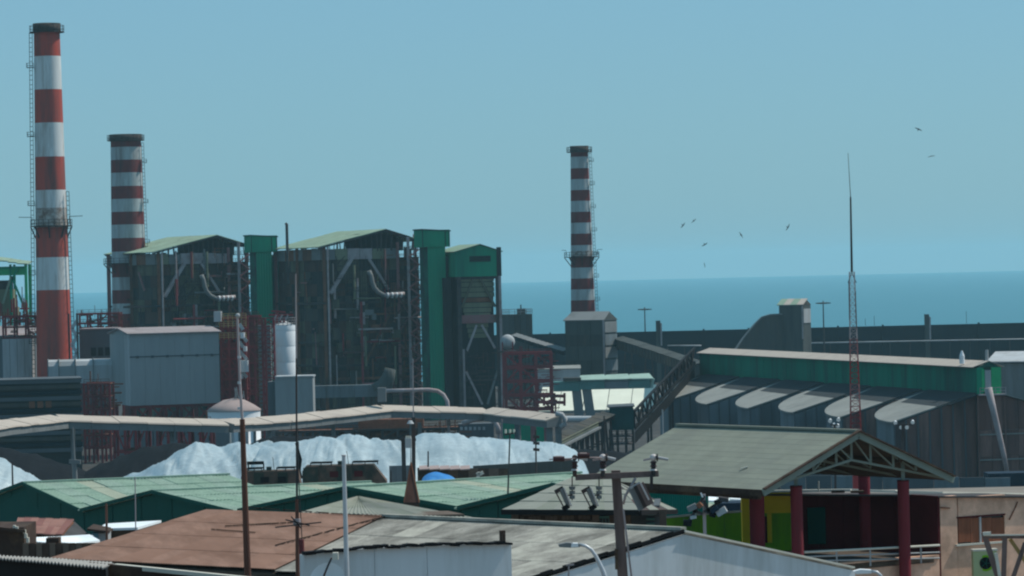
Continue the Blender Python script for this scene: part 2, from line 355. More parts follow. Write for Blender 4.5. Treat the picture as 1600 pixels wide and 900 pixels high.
# ================================================================ CHIMNEYS
def chimney(pxt, yt, pxb, yb, D, wt, wb, bands, mats, label, ladder, plats, zbase):
    """bands: list of (y_end, material index) from the top down; widths in photo pixels."""
    k = D / FPX; c = P((pxt + pxb) / 2, (yt + yb) / 2, D); base = V((c.x, D, zbase))
    zt = Z(pxt, yt, D); zb_ = Z(pxb, yb, D)
    def rad(z): f = (zt - z) / (zt - zb_); return (wt + (wb - wt) * f) / 2 * k
    t = thing('industrial_chimney', label, 'chimney', base, 'striped power plant chimneys')
    zs = [zt] + [Z(pxb, y, D) for y, _ in bands]; ms_ = [m for _, m in bands]
    if zs[-1] > zbase: zs.append(zbase); ms_.append(ms_[-1])
    prof = [(rad(z), z - zbase) for z in zs]; mb = MB()
    mb.lathe((c.x, D, zbase), prof, 40, ms_); mb.m = 0
    mb.build('shaft', mats, t)
    r = rad(zt); mb = MB(); mb.lathe((c.x, D, 0), [(r * .8, zt), (r * 1.08, zt + .2), (r * 1.1, zt - 1.6), (r * 1.01, zt - 2.0)], 40); mb.lathe((c.x, D, 0), [(r * 1.1, zt + .1), (r * .8, zt + .1), (r * .78, zt - 4)], 40)
    mb.build('top_rim', m_soot, t)
    for (yp, ext, brk, ant) in plats:
        z = Z(pxb, yp, D); r0 = rad(z); r1 = r0 + ext; n = 24
        mb = MB(); mb.lathe((c.x, D, 0), [(r0, z), (r1, z), (r1, z + .25), (r0, z + .25)], n); mb.build('platform_deck', m_steel, t)
        mb = MB()
        for i in range(n):
            a0, a1 = 2 * math.pi * i / n, 2 * math.pi * (i + 1) / n
            q0 = V((c.x + r1 * math.cos(a0), D + r1 * math.sin(a0), z)); q1 = V((c.x + r1 * math.cos(a1), D + r1 * math.sin(a1), z))
            for h in (0.9, 1.8): mb.beam(q0 + V((0, 0, h)), q1 + V((0, 0, h)), .1)
            mb.beam(q0, q0 + V((0, 0, 1.8)), .12)
        mb.build('guard_rail', m_steel, t)
        if brk:
            for i in range(8):
                a0 = 2 * math.pi * i / 8; d = V((math.cos(a0), math.sin(a0), 0)); cc = V((c.x, D, 0)); mb = MB()
                mb.beam(cc + d * r0 + V((0, 0, z - 3)), cc + d * r1 + V((0, 0, z)), .3); mb.build('bracket', m_steel, t)
        if ant:
            for sx in (-1, 1):
                p = V((c.x + sx * r1 * .9, D - 1, z + ant[2])); mb = MB(); mb.beam(p, p + V((sx * ant[0 if sx < 0 else 1], 0, .1)), .16); mb.beam(p - V((0, 0, 1.5)), p, .12); mb.build('antenna_boom', m_steel, t)
    for (px0, px1, ya, yb2) in ladder:
        za, zb2 = Z(pxb, ya, D), max(zbase + 3, Z(pxb, yb2, D)); n = int((za - zb2) / 1.2)
        sx = px0; mb = MB()
        def at(z, o): return V((c.x + sx * (rad(z) + o), D - 1.5, z))
        for o in (.25, 1.0): mb.beam(at(za, o), at(zb2, o), .14)
        for i in range(n):
            z = za + (zb2 - za) * i / n; mb.beam(at(z, .25), at(z, 1.0), .14)
            if i % 2 == 0: mb.beam(at(z, 1.0), at(z, 1.0) + V((0, -.7, 0)), .1)
        mb.build('caged_ladder', m_steel, t)
        if px1:
            for i in range(px1):
                z = za + (zb2 - za) * (i + .5) / px1; mb = MB(); a_ = at(z, -.1); mb.prism([a_ + V((0, -.8, 0)), a_ + V((sx * 1.8, -.8, 0)), a_ + V((sx * 1.8, .8, 0)), a_ + V((0, .8, 0))], (0, 0, .15))
                rail(mb, [a_ + V((0, -.8, 0)), a_ + V((sx * 1.8, -.8, 0)), a_ + V((sx * 1.8, .8, 0))], 1.2, .1, 1.0); mb.build('rest_platform', m_steel, t)
    return t
CM = [m_redband, m_whiteband, m_soot, m_sootwhite, m_darkred, m_oldwhite]
chimney(75, 38, 83, 560, 950, 40, 55, [(50, 2), (88, 0), (140, 1), (192, 0), (245, 1), (297, 0), (325, 1), (344, 3), (355, 3), (402, 0), (453, 1), (592, 0)], CM,
        'tallest red and white striped chimney at far left with sooty patch above its ring platform', [(-1, 5, 52, 590), (1, 0, 300, 560)],
        [(51, 1.1, False, None), (354, 1.3, True, (3.5, 3.5, 2.5))], gz(950) - .3)
chimney(199, 211, 200, 490, 1190, 47, 55, [(221, 2), (230, 4), (250, 5), (270, 4), (291, 5), (311, 4), (331, 5), (351, 4), (372, 5), (393, 4), (411, 5), (433, 4), (453, 5), (474, 4), (490, 5), (600, 4)], CM,
        'dull red and white striped chimney rising behind the left boiler house', [(1, 6, 224, 600)],
        [(220, 1.1, False, None), (412, 2.6, True, None)], gz(1190) - .3)
chimney(905, 229, 911, 488, 1260, 27, 38, [(233, 2), (245, 4), (263, 5), (280, 4), (297, 5), (314, 4), (331, 5), (348, 4), (365, 5), (383, 4), (392, 5), (400, 3), (418, 4), (435, 5), (452, 4), (469, 5), (490, 4)], CM,
        'slim striped chimney standing alone over the grey blockhouse right of centre', [(1, 7, 235, 488)],
        [(238, 1.3, False, None), (402, 2.2, True, (1.5, 1.8, 2.5))], gz(1260) - .3)

# ================================================================ BOILER HOUSES
PSI = 17.0
B2 = Fr(507, 1120, 24.0)
def hs(px): return B2.hit(px, 500)[0]
def hz(py): return B2.hit(540, py)[1]
Wd = hs(657); SIDE = 39.0
def boiler(F, label, seed, z0):
    rr = random.Random(seed)
    t = thing('boiler_house', label, 'power station', F.w(Wd / 2, SIDE / 2, z0), 'open-topped boiler houses')
    zg = hz(404); ze = hz(388); zr = hz(385); za = hz(359); ua = hs(602)
    mb = MB(); mb.box(F, .6, Wd - .6, .6, SIDE - .6, z0, zg); mb.build('core', m_cladC, t)
    mats = [m_cladA, m_cladB, m_cladD, m_cladD, m_cladC]
    def pick(i, j): return m_cladB if (i in (3, 4, 5) and rr.random() < .6) else mats[rr.randrange(5)]
    q = lambda u, tt, z: F.w(u, tt, z)
    sheets(t, 'cladding_panel', q(0, .2, z0), q(Wd, .2, z0), q(Wd, .2, zg), q(0, .2, zg), 13, 13, mats, 3, .06, .12, .12, .02, seed, pick, .06)
    sheets(t, 'cladding_panel', q(.2, SIDE, z0), q(.2, 0, z0), q(.2, 0, zg), q(.2, SIDE, zg), 7, 13, mats, 3, .06, .12, .12, .02, seed + 3, None, .05)
    # girder bands
    for (u0, u1, tt0, tt1) in ((0, hs(622), -.6, .2),):
        for i in range(6):
            a_ = u0 + (u1 - u0) * i / 6; b_ = u0 + (u1 - u0) * (i + 1) / 6 - .15
            mb = MB(); mb.box(F, a_, b_, tt0 + rr.uniform(-.1, .1), tt1, zg - .3, ze - rr.uniform(0, .4)); mb.build('girder_panel', rr.choice([m_gallery, m_palesteel, m_hopper]), t)
    for i in range(5):
        a_ = SIDE * i / 5; mb = MB(); mb.box(F, -.6, .2, a_, a_ + SIDE / 5 - .2, zg - .3, ze); mb.build('girder_panel', m_rust if i % 2 else m_gallery, t)
    # roof: two slopes above an open storey
    def slope(u0, zz0, u1, zz1, nu, mats, nm='roof_sheet'):
        A = q(u0, -2, zz0); Bp = q(u0, SIDE + 1, zz0); C = q(u1, SIDE + 1, zz1); D_ = q(u1, -2, zz1)
        sheets(t, nm, A, Bp, C, D_, 8, nu, mats, 4, .08, .05, .2, 0, seed + 5, None, 0, 0)
    slope(-2.2, zr, ua, za, 5, [m_palegreen]); slope(Wd + .5, hz(378), ua, za, 3, [m_steel, m_palegreen])
    mb = MB()
    for tt in (-1.6, SIDE * .33, SIDE * .66, SIDE):
        mb.beam(q(-2, tt, zr - .5), q(ua, tt, za - .5), .5); mb.beam(q(ua, tt, za - .5), q(Wd, tt, hz(379) - .5), .5)
    mb.build('roof_rafters', m_steel, t)
    for i in range(19):
        u = Wd * (i + .3) / 18.5; zt = zr + (za - zr) * (u + 2) / (ua + 2) if u < ua else za + (hz(379) - za) * (u - ua) / (Wd - ua)
        for tt in ((-.4, SIDE * .5) if i % 2 else (-.4,)):
            mb = MB(); mb.beam(q(u + rr.uniform(-.4, .4), tt, ze - 1), q(u, tt, zt - .2), rr.choice([.25, .35, .5])); mb.build('roof_post', m_steel, t)
    mb = MB(); mb.prism([q(hs(572), 4, ze - 1), q(hs(640), 4, ze - 1), q(hs(640), 4, hz(376)), q(ua, 4, za - .8), q(hs(572), 4, hz(366))], F.b * 12); mb.build('roof_plant_room', m_cladC, t)
    mb = MB()
    for i in range(60):
        u = rr.uniform(0, Wd); h = rr.uniform(.2, 1.5); tt = rr.uniform(1, SIDE - 2)
        mb.box(F, u, u + rr.uniform(.3, 1.6), tt, tt + 1, zg, ze - 1 + h)
    mb.build('roof_level_equipment', m_steel, t, kind='stuff')
    # columns
    def colm(px, y0, y1, wd, m, tt=-.9):
        mb = MB(); mb.beam(q(hs(px), tt, hz(y1)), q(hs(px), tt, hz(y0)), wd); mb.build('column', m, t)
    colm(507, 386, 640, .95, m_rust); colm(511, 386, 600, .55, m_palesteel, -1.8); colm(566, 472, 560, .9, m_palesteel, -1.2); colm(562, 472, 640, .7, m_redsteel, -1.6)
    colm(622, 380, 640, .9, m_pink); colm(636, 372, 660, .9, m_palesteel, -2.2); colm(650, 380, 660, .7, m_pink)
    mb = MB(); mb.beam(q(-.9, SIDE, z0), q(-.9, SIDE, zr), 1.2); mb.build('column', m_pink, t)
    mb = MB(); mb.beam(q(-.9, SIDE * .5, z0), q(-.9, SIDE * .5, zr), .9); mb.build('column', m_rust, t)
    def br(x0, y0, x1, y1, wd, m, tt=-1.0, nm='brace'):
        mb = MB(); mb.beam(q(hs(x0), tt, hz(y0)), q(hs(x1), tt, hz(y1)), wd); mb.build(nm, m, t)
    br(549, 405, 515, 458, 1.1, m_palesteel); br(577, 406, 606, 454, .8, m_palesteel); br(608, 490, 566, 570, .7, m_rust)
    br(507, 560, 540, 620, .5, m_steel); br(622, 470, 655, 520, .5, m_pink); br(655, 470, 622, 520, .5, m_pink); br(622, 540, 655, 580, .5, m_pink)
    for y, x0, x1, wd, m in ((473, 448, 620, .7, m_steel), (492, 566, 620, .5, m_rust), (520, 566, 622, .5, m_rust), (535, 560, 655, .6, m_redsteel), (571, 507, 655, .6, m_steel), (592, 520, 655, .8, m_rust), (604, 520, 600, .5, m_steel)):
        br(x0, y, x1, y, wd, m, -1.1, 'floor_beam')
    for y in (473, 535, 571, 600):
        mb = MB(); mb.beam(q(-.9, 0, hz(y)), q(-.9, SIDE, hz(y)), .6); mb.build('floor_beam', m_steel, t)
    # lagged pipe with bend
    pts = [q(hs(x), -2.2, hz(y)) for x, y in ((574, 424), (577, 432), (579, 443), (582, 451), (588, 458), (597, 463), (607, 463))]
    mb = MB(); mb.tube(pts, .75, 8); mb.build('lagged_pipe', m_gallery, t)
    mb = MB(); mb.tube([q(hs(x), -2.3, hz(y)) for x, y in ((597, 463), (612, 462), (628, 461))], .7, 8); mb.build('lagged_pipe', m_palesteel, t)
    for x in (601, 608, 615, 622):
        mb = MB(); mb.cyl(q(hs(x), -2.3, hz(463)), q(hs(x) + .45, -2.3, hz(463)), .95, n=10); mb.build('pipe_flange', m_white, t)
    # stair scaffold by the green tower
    for k, y in enumerate(range(392, 640, 12)):
        mb = MB(); mb.box(F, hs(622), hs(656), -2.4, -.4, hz(y) - .1, hz(y) + .1); rail(mb, [q(hs(622), -2.4, hz(y)), q(hs(656), -2.4, hz(y))], 1.1, .12, 1.6); mb.build('walkway', m_rust if k % 3 else m_steel, t)
        mb = MB(); x0, x1 = ((636, 652) if k % 2 else (652, 636)); mb.beam(q(hs(x0), -2.7, hz(y)), q(hs(x1), -2.7, hz(y + 12)), .25, .4); mb.build('stair_flight', m_pink, t)
    for y in (435, 455, 500, 550, 610):
        mb = MB(); u0 = hs(rr.uniform(512, 570)); u1 = u0 + rr.uniform(5, 12); mb.box(F, u0, u1, -2, -.4, hz(y) - .1, hz(y) + .1); rail(mb, [q(u0, -2, hz(y)), q(u1, -2, hz(y))], 1.1, .1, 1.5); mb.build('walkway', m_steel, t)
    mb = MB()
    for i in range(170):
        x = rr.uniform(512, 655); y = rr.uniform(410, 635); l = rr.uniform(1, 5)
        p = q(hs(x), rr.uniform(-1.6, -.6), hz(y)); d = rr.choice([V((0, 0, 1)), F.a, F.a, V((0, 0, 1)), (F.a + V((0, 0, 1))).normalized()])
        mb.beam(p, p + d * l, rr.uniform(.12, .3))
    mb.build('small_pipework', [m_steel], t, kind='stuff')
    for i in range(46):
        x = rr.uniform(512, 650); y = rr.uniform(412, 630); l = rr.uniform(3, 12); p = q(hs(x), rr.uniform(-2.2, -1.2), hz(y)); m = rr.choice([m_rust, m_pink, m_gallery, m_redsteel, m_rust, m_hopper, m_palesteel])
        mb = MB()
        if rr.random() < .5: mb.cyl(p, p + V((0, 0, l)), rr.uniform(.15, .4), n=8)
        else: e_ = p + F.a * min(l, Wd - (p - F.O).dot(F.a)); mb.tube([p - V((0, 0, 1.2)), p, e_, e_ + V((0, 0, rr.choice([-1.5, 1.5])))], rr.uniform(.15, .35), 8)
        mb.build('pipe_run', m, t)
    for i in range(12):
        x = rr.uniform(515, 610); y = rr.uniform(480, 615); p = q(hs(x), -1.8, hz(y)); mb = MB(); w_ = rr.uniform(1.2, 3.2); mb.prism([p, p + F.a * w_, p + F.a * w_ + F.b * 1.5, p + F.b * 1.5], (0, 0, rr.uniform(1.5, 4))); mb.build('duct_box', rr.choice([m_cladB, m_rust, m_gallery, m_cladA]), t)
    for i in range(16):
        t0_ = rr.uniform(1, SIDE - 6); z_ = rr.uniform(z0 + 8, zg - 6); mb = MB(); mb.beam(q(-1.2, t0_, z_), q(-1.2, t0_ + rr.uniform(0, 8), z_ + rr.choice([0, 0, 6, 10])), rr.uniform(.25, .6)); mb.build('side_beam', rr.choice([m_rust, m_pink, m_steel]), t)
    mb = MB()
    for i in range(70):
        x = rr.uniform(590, 656); y = rr.uniform(378, 640); p = q(hs(x), rr.uniform(-3, -1), hz(y))
        mb.beam(p, p + rr.choice([V((0, 0, 1)), F.a]) * rr.uniform(1, 4), rr.uniform(.12, .3))
    mb.build('rusty_pipework', m_rust, t, kind='stuff')
    return t
boiler(B2, 'right boiler house, dark sooty walls under an open pale green gable roof', 11, gz(1120))
B1 = Fr(248, 1165, 28.0)
boiler(B1, 'left boiler house behind the big grey box, under an open pale green gable roof', 23, gz(1165))

def greentower(F, dz, label, h1, z0, wd=5.2, wu=8.6):
    t = thing('stair_tower', label, 'tower', F.w(wd / 2, 4, z0), 'green clad stair towers')
    zt = h1; zl = zt - 5.2
    q = F.w
    mb = MB(); mb.box(F, .15, wd - .15, .15, 8.8, z0, zl); mb.build('shaft', m_greendark, t)
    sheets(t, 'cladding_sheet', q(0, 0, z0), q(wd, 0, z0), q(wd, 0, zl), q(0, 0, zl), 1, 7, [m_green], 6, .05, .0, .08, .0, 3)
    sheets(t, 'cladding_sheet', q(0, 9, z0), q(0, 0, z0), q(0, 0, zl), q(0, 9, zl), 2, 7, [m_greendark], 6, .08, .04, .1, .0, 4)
    mb = MB(); mb.box(F, -1.6, wu - 1.6, -.5, 9.5, zl, zt); mb.build('head_house', m_green, t)
    mb = MB(); mb.prism([q(-1.9, -.8, zt), q(wu - 1.3, -.8, zt - .6), q(wu - 1.3, 9.8, zt - .6), q(-1.9, 9.8, zt)], (0, 0, .35)); mb.build('flat_roof', m_greendark, t)
    for u in (-1.6, wd, wu - 1.75):
        mb = MB(); mb.beam(q(u, -.6, zl), q(u, -.6, zt), .25); mb.build('corner_trim', m_greendark, t)
    mb = MB(); mb.box(F, wd, wd + 1.2, 2, 9, z0, zl - 3); mb.build('side_duct', m_greendark, t)
G2 = Fr(672, 1108, PSI); greentower(G2, 0, 'bright green clad stair tower on the right boiler house', Z(685, 359, 1110), gz(1108), 5.6, 8.6)
G1 = Fr(404, 1150, PSI); greentower(G1, 0, 'dull green clad stair tower on the left boiler house', Z(415, 368, 1150), gz(1150), 5.0, 8.4)
# green link block between the boiler houses
F = Fr(429, 1175, PSI); mb = MB(); zt = Z(436, 400, 1175); mb.box(F, 0, 6, 0, 20, gz(1175), zt); t = thing('link_block', 'low green block squeezed between the two boiler houses', 'building', F.w(3, 10, gz(1175)))
mb.build('wall', m_greendark, t); mb = MB(); mb.box(F, -.3, 6.3, -.3, 20.3, zt, zt + .5); mb.build('roof', m_palegreen, t)
# thin vent stack between them
mb = MB(); p = P(449, 392, 1130); mb.cyl((p.x, p.y, 48), (p.x, p.y, Z(447, 350, 1130)), .45, n=8); mb.tube([(p.x, p.y, Z(447, 351, 1130)), (p.x - .4, p.y, Z(447, 348.5, 1130))], .4); tag(mb.build('vent_pipe', m_steel), 'thin dark vent pipe rising from the left end of the right boiler roof', 'pipe')

# ================================================================ BUNKER BUILDING (green top, tapering hopper walls)
F = Fr(718, 1105, PSI); z0 = gz(1105)
fx = lambda x: F.hit(x, 520)[0]; fz = lambda y: F.hit(745, y)[1]; q = F.w
t = thing('bunker_building', 'coal bunker building with green gabled top and ribbed hopper walls right of the green tower', 'power station', q(6, 8, z0))
U1 = fx(776); gt0, gt1 = fz(432), fz(392); ap = fz(383)
mb = MB(); mb.box(F, -.8, U1 + 1.6, -.8, 22, gt0, gt1); mb.prism([q(-.8, -.8, gt1), q(U1 + 1.6, -.8, gt1), q((U1) * .58, -.8, ap)], F.b * 22.8); mb.build('upper_storey', m_green, t)
mb = MB(); mb.box(F, fx(735), fx(768), -.95, -.6, fz(409), fz(400)); mb.build('louvre_opening', m_black, t)
for k in range(3):
    mb = MB(); mb.box(F, fx(735), fx(768), -1.05, -.9, fz(408 - 3 * k), fz(407 - 3 * k)); mb.build('louvre', m_greendark, t)
mb = MB(); mb.box(F, U1 + .3, U1 + 1.7, -1.1, -.7, gt0, gt1 + 1); mb.build('dark_end_panel', m_cladC, t)
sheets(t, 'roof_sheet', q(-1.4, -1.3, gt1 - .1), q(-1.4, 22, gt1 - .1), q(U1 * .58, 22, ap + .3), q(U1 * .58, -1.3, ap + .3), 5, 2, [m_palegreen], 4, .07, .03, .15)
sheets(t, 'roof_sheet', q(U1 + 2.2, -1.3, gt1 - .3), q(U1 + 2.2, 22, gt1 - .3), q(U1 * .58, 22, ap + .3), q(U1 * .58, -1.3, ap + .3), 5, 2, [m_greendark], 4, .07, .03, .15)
mb = MB(); mb.box(F, .5, U1 - .5, 1.0, 21, z0, gt0); mb.build('core', m_cladC, t)
for k in range(12):   # ribbed hopper wall, tapering downwards
    y0_, y1_ = 433 + k * 8, 433 + (k + 1) * 8 - 1
    if k > 3: ins = (k - 3) * .32
    else: ins = 0
    mb = MB(); mb.box(F, fx(721) + ins, U1 - .4 - ins, .1 + ins * .4, .9, fz(y1_), fz(y0_)); mb.build('hopper_panel', m_hopper if k != 4 else m_rust, t)
mb = MB(); mb.box(F, fx(720), U1, -.3, .3, fz(505), fz(492)); mb.build('crossbeam', m_pink, t)
mb = MB(); mb.box(F, -.8, U1, -.3, .3, fz(436), fz(431)); mb.build('crossbeam', m_steel, t)
for x, wd, m in ((718, 1.2, m_steel), (722, .9, m_palesteel), (777, 1.0, m_steel), (781, 1.1, m_palesteel)):
    y0_ = 545 if x == 722 else 432
    mb = MB(); mb.beam(q(fx(x), -.8, z0), q(fx(x), -.8, fz(y0_)), wd); mb.build('column', m, t)
for a_, b_, c_, d_, m in ((744, 508, 728, 548, m_palesteel), (752, 508, 772, 545, m_palesteel), (740, 436, 722, 480, m_cladB), (752, 436, 774, 480, m_cladB), (726, 580, 750, 632, m_palesteel), (775, 580, 758, 632, m_gallery)):
    mb = MB(); mb.beam(q(fx(a_), -.6, fz(b_)), q(fx(c_), -.6, fz(d_)), .6); mb.build('brace', m, t)
mb = MB(); mb.beam(q(fx(720), -.6, fz(594)), q(U1, -.6, fz(594)), .6); mb.build('floor_beam', m_steel, t)
mb = MB(); mb.box(F, -3.3, -.9, 4, 20, z0, fz(433)); mb.build('side_wall', m_cladC, t)
rr = random.Random(5); mb = MB()
for i in range(90):
    p = q(rr.uniform(.5, U1), rr.uniform(-1, .8), rr.uniform(z0, fz(550))); mb.beam(p, p + rr.choice([V((0, 0, 1)), F.a]) * rr.uniform(1, 4), rr.uniform(.12, .35))
mb.build('small_pipework', m_steel, t, kind='stuff')

# ================================================================ spherical tank, small silo block, blockhouse under third chimney
c = P(793, 534, 1090); t = thing('pressure_sphere', 'small pale round tank beside the bunker building', 'tank', (c.x, c.y, gz(1090)))
mb = MB(); r = 2.2; mb.lathe((c.x, c.y, c.z), [(r * math.sin(a_), -r * math.cos(a_)) for a_ in [math.pi * i / 14 for i in range(15)]], 24); mb.build('vessel', m_lightgrey, t)
for sx in (-1, 1):
    for sy in (-1, 1):
        mb = MB(); mb.beam((c.x + sx * 1.7, c.y + sy * 1.7, gz(1090)), (c.x + sx * 1.5, c.y + sy * 1.5, c.z), .35); mb.build('leg', m_redsteel, t)
mb = MB(); mb.box(Fr(793, 1088, 0), -2.8, 2.8, -.6, 5, c.z - 3.1, c.z - 2.7); mb.build('deck', m_steel, t)
F = Fr(797, 1300, 20); z0 = gz(1300); t = thing('silo_block', 'dark square silo block with railings left of the slim chimney', 'silo', F.w(4, 4, z0))
U = F.hit(832, 510)[0]; zt = F.hit(815, 491)[1]; mb = MB(); mb.box(F, 0, U, 0, 9, z0, zt); mb.build('wall', m_tower, t)
for k in range(4):
    mb = MB(); mb.box(F, -.1 + U * k / 4, -.2 + U * (k + 1) / 4, -.2, .05, zt - 9, zt - .2); mb.build('wall_panel', [m_tower, m_cladA][k % 2], t)
mb = MB(); rail(mb, [F.w(0, 9, zt), F.w(0, 0, zt), F.w(U, 0, zt), F.w(U, 9, zt)], 1.8, .18, 1.8); mb.build('railing', m_palesteel, t)
mb = MB(); mb.box(F, U * .55, U * .8, 2, 5, zt, zt + 2); mb.build('hatch', m_cladA, t); mb = MB(); mb.cyl(F.w(U * .6, 2, zt), F.w(U * .6, 2, zt + 3.4), .25); mb.build('vent', m_cladA, t)

F = Fr(884, 1240, -25); z0 = gz(1240); fx = lambda x: F.hit(x, 540)[0]; fz = lambda y: F.hit(925, y)[1]; q = F.w
U = fx(944); t = thing('blockhouse', 'coal dusted concrete blockhouse at the foot of the slim chimney', 'building', q(U / 2, 5, z0))
z1 = fz(501)
F_side = F.side(964, 540, U)[0]
mb = MB(); mb.box(F, .05, U, 0, max(6, F_side), z0, z1)
SD = max(6, F_side)
mb.build('core', m_tower, t)
for k, (ya, yb_) in enumerate(((501, 522), (523, 541), (542, 562), (563, 590))):
    for i in range(3):
        mb = MB(); mb.box(F, U * i / 3 + .1, U * (i + 1) / 3 - .1, -.25, .05, fz(yb_), fz(ya)); mb.build('wall_panel', m_cladA if k % 2 else m_tower, t)
for k in range(4):
    mb = MB(); mb.box(F, U, U + .3, .4, SD - .3, fz(520 + 20 * k), fz(503 + 20 * k)); mb.build('side_panel', m_gallery if k % 2 == 0 else m_shedwall, t)
mb = MB(); mb.prism([q(-.5, -.5, z1), q(U + .3, -.5, z1), q(U, SD * .5, z1 + 2.8), q(.3, SD * .5, z1 + 2.8)], (0, 0, .25)); mb.build('roof_slope', m_gallery, t)
mb = MB(); mb.prism([q(U + .3, -.5, z1), q(U + .4, SD + .4, z1), q(U, SD * .5, z1 + 2.8)], F.a * -U); mb.build('gable', m_tower, t)
mb = MB(); mb.beam(q(U, -.3, z0), q(U, -.3, z1), .6); mb.build('corner_post', m_palesteel, t)

def gallery(name, label, pts, wd, ht, mroof, mside, D_leg=None, legm=m_steel, ng=6, group=None, cat='conveyor', legs=0, rib=1.0):
    """An enclosed sloping conveyor gallery through world points (top centre line)."""
    c0 = pts[0]; t = thing(name, label, cat, (c0.x, c0.y, gz(c0.y)), group)
    for p, r_ in zip(pts, pts[1:]):
        d = (r_ - p); h = V((d.x, d.y, 0)).normalized(); s = V((h.y, -h.x, 0))
        if s.y > 0: s = -s
        L = V((h.x, h.y, 0)); k = max(1, int(d.length / (rib * 5)))
        mb = MB(); lo = [p - s * wd / 2, p + s * wd / 2]; mb.prism([p - s * wd / 2 - V((0, 0, ht)), p + s * wd / 2 - V((0, 0, ht)), p + s * wd / 2, p - s * wd / 2], d); mb.build('gallery_body', mside, t)
        A = p + s * (wd / 2 + .5) + V((0, 0, .1)); B_ = r_ + s * (wd / 2 + .5) + V((0, 0, .1)); C = r_ - s * (wd / 2 + .5) + V((0, 0, .8)); Dd = p - s * (wd / 2 + .5) + V((0, 0, .8))
        sheets(t, 'roof_sheet', A, B_, C, Dd, min(k, 24), 1, [mroof], 3, .05, .06, .12, 0, 9)
        for i in range(k + 1):
            c = p.lerp(r_, i / k) + s * (wd / 2 + .08); mb = MB(); mb.beam(c - V((0, 0, ht + .3)), c, .22); mb.build('side_rib', legm, t)
        for i in range(legs):
            c = p.lerp(r_, (i + .5) / legs); mb = MB()
            for sg in (-1, 1): mb.beam(c + s * sg * wd * .4 - V((0, 0, ht)), V((c.x, c.y, gz(c.y))) + s * sg * wd * .8, .5)
            mb.beam(c + s * wd * .4 - V((0, 0, ht + 4)), c - s * wd * .4 - V((0, 0, ht + 4)), .3); mb.build('trestle', legm, t)
    return t
gallery('conveyor_gallery', 'thin dark conveyor sloping down from the silo block to the blockhouse', [P(803, 524, 1270), P(884, 549, 1255)], 2, 1.4, m_gallery, m_net, ng=4, legs=2)
gallery('conveyor_gallery', 'grey roofed conveyor sloping down right from the blockhouse towards the big shed', [P(966, 529, 1245), P(1030, 549, 1180), P(1092, 570, 1110)], 2.6, 3.2, m_tower, m_cladA, legs=2)

# ================================================================ windbreak wall, pipes, transfer tower, masts
D = 1480; F = Fr(780, D, 0); z0 = gz(D); q = F.w
zt = Z(1200, 513, D)
t = thing('windbreak_wall', 'long dark windbreak wall in front of the sea', 'wall', (P(1200, 560, D).x, D, z0))
edges = [770, 860, 945, 1029, 1100, 1170, 1240, 1310, 1380, 1449, 1530, 1610, 1700]
for i, (a_, b_) in enumerate(zip(edges, edges[1:])):
    ua, ub = F.hit(a_, 540)[0], F.hit(b_, 540)[0]; za, zb = zt - 0.3 * (i % 2), zt + 0.0
    for k in range(3):
        h0 = z0 - 1 + (zt - z0 + 1) * k / 3; h1 = z0 - 1 + (zt - z0 + 1) * (k + 1) / 3 - .15
        mb = MB(); mb.box(F, ua + .15, ub - .15, -.2 * (k == 1), .5, h0, h1); mb.build('cloth_panel', m_net, t)
mb = MB(); mb.box(F, F.hit(772, 540)[0], F.hit(1690, 540)[0], .6, .9, z0 - 1, zt - .5); mb.build('backing_cloth', m_net, t)
for a_ in edges:
    big = a_ in (1029, 1449); mb = MB(); u = F.hit(a_, 540)[0]; mb.box(F, u - (.9 if big else .3), u + (.9 if big else .3), -1, .9, z0, zt + (4.2 if big else .4)); mb.build('post', m_tower if big else m_net, t)
    if big: mb = MB(); mb.box(F, u + .9, u + 1.5, -1, .9, zt - 6, zt + 3.2); mb.build('post_rib', m_palesteel, t)
for k in range(3):
    mb = MB(); u = F.hit((1352, 1366, 1510)[k], 500)[0]; mb.beam(q(u, 0, zt), q(u, 0, zt + 3 + k), .15); mb.build('thin_rod', m_steel, t)
for (a_, b_, y, lab) in ((1043, 1096, 540, 'short pale pipe run low on the windbreak wall, left of the coal tower'), (1188, 1230, 538, 'short pale pipe run just left of the lamp mast on the windbreak wall'), (1266, 1640, 533, 'longest pale pipe running along the right half of the windbreak wall')):
    mb = MB(); Dp = D - 4; p0 = P(a_, y + (a_ == 1266) * 3, Dp); p1 = P(b_, y - (a_ == 1266) * 4, Dp); tt = thing('pipe_run', lab, 'pipe', (p0.x, Dp, gz(Dp)))
    mb.tube([p0 - V((0, 0, 1.5)), p0, p0.lerp(p1, .33), p0.lerp(p1, .66), p1], .26, 8); mb.build('pipe', m_lightgrey, tt)
    n = max(2, int((b_ - a_) / 30))
    for i in range(n + 1):
        c = p0.lerp(p1, i / n); mb = MB(); mb.beam((c.x, c.y, gz(Dp)), c, .35); mb.build('support', m_steel, tt)
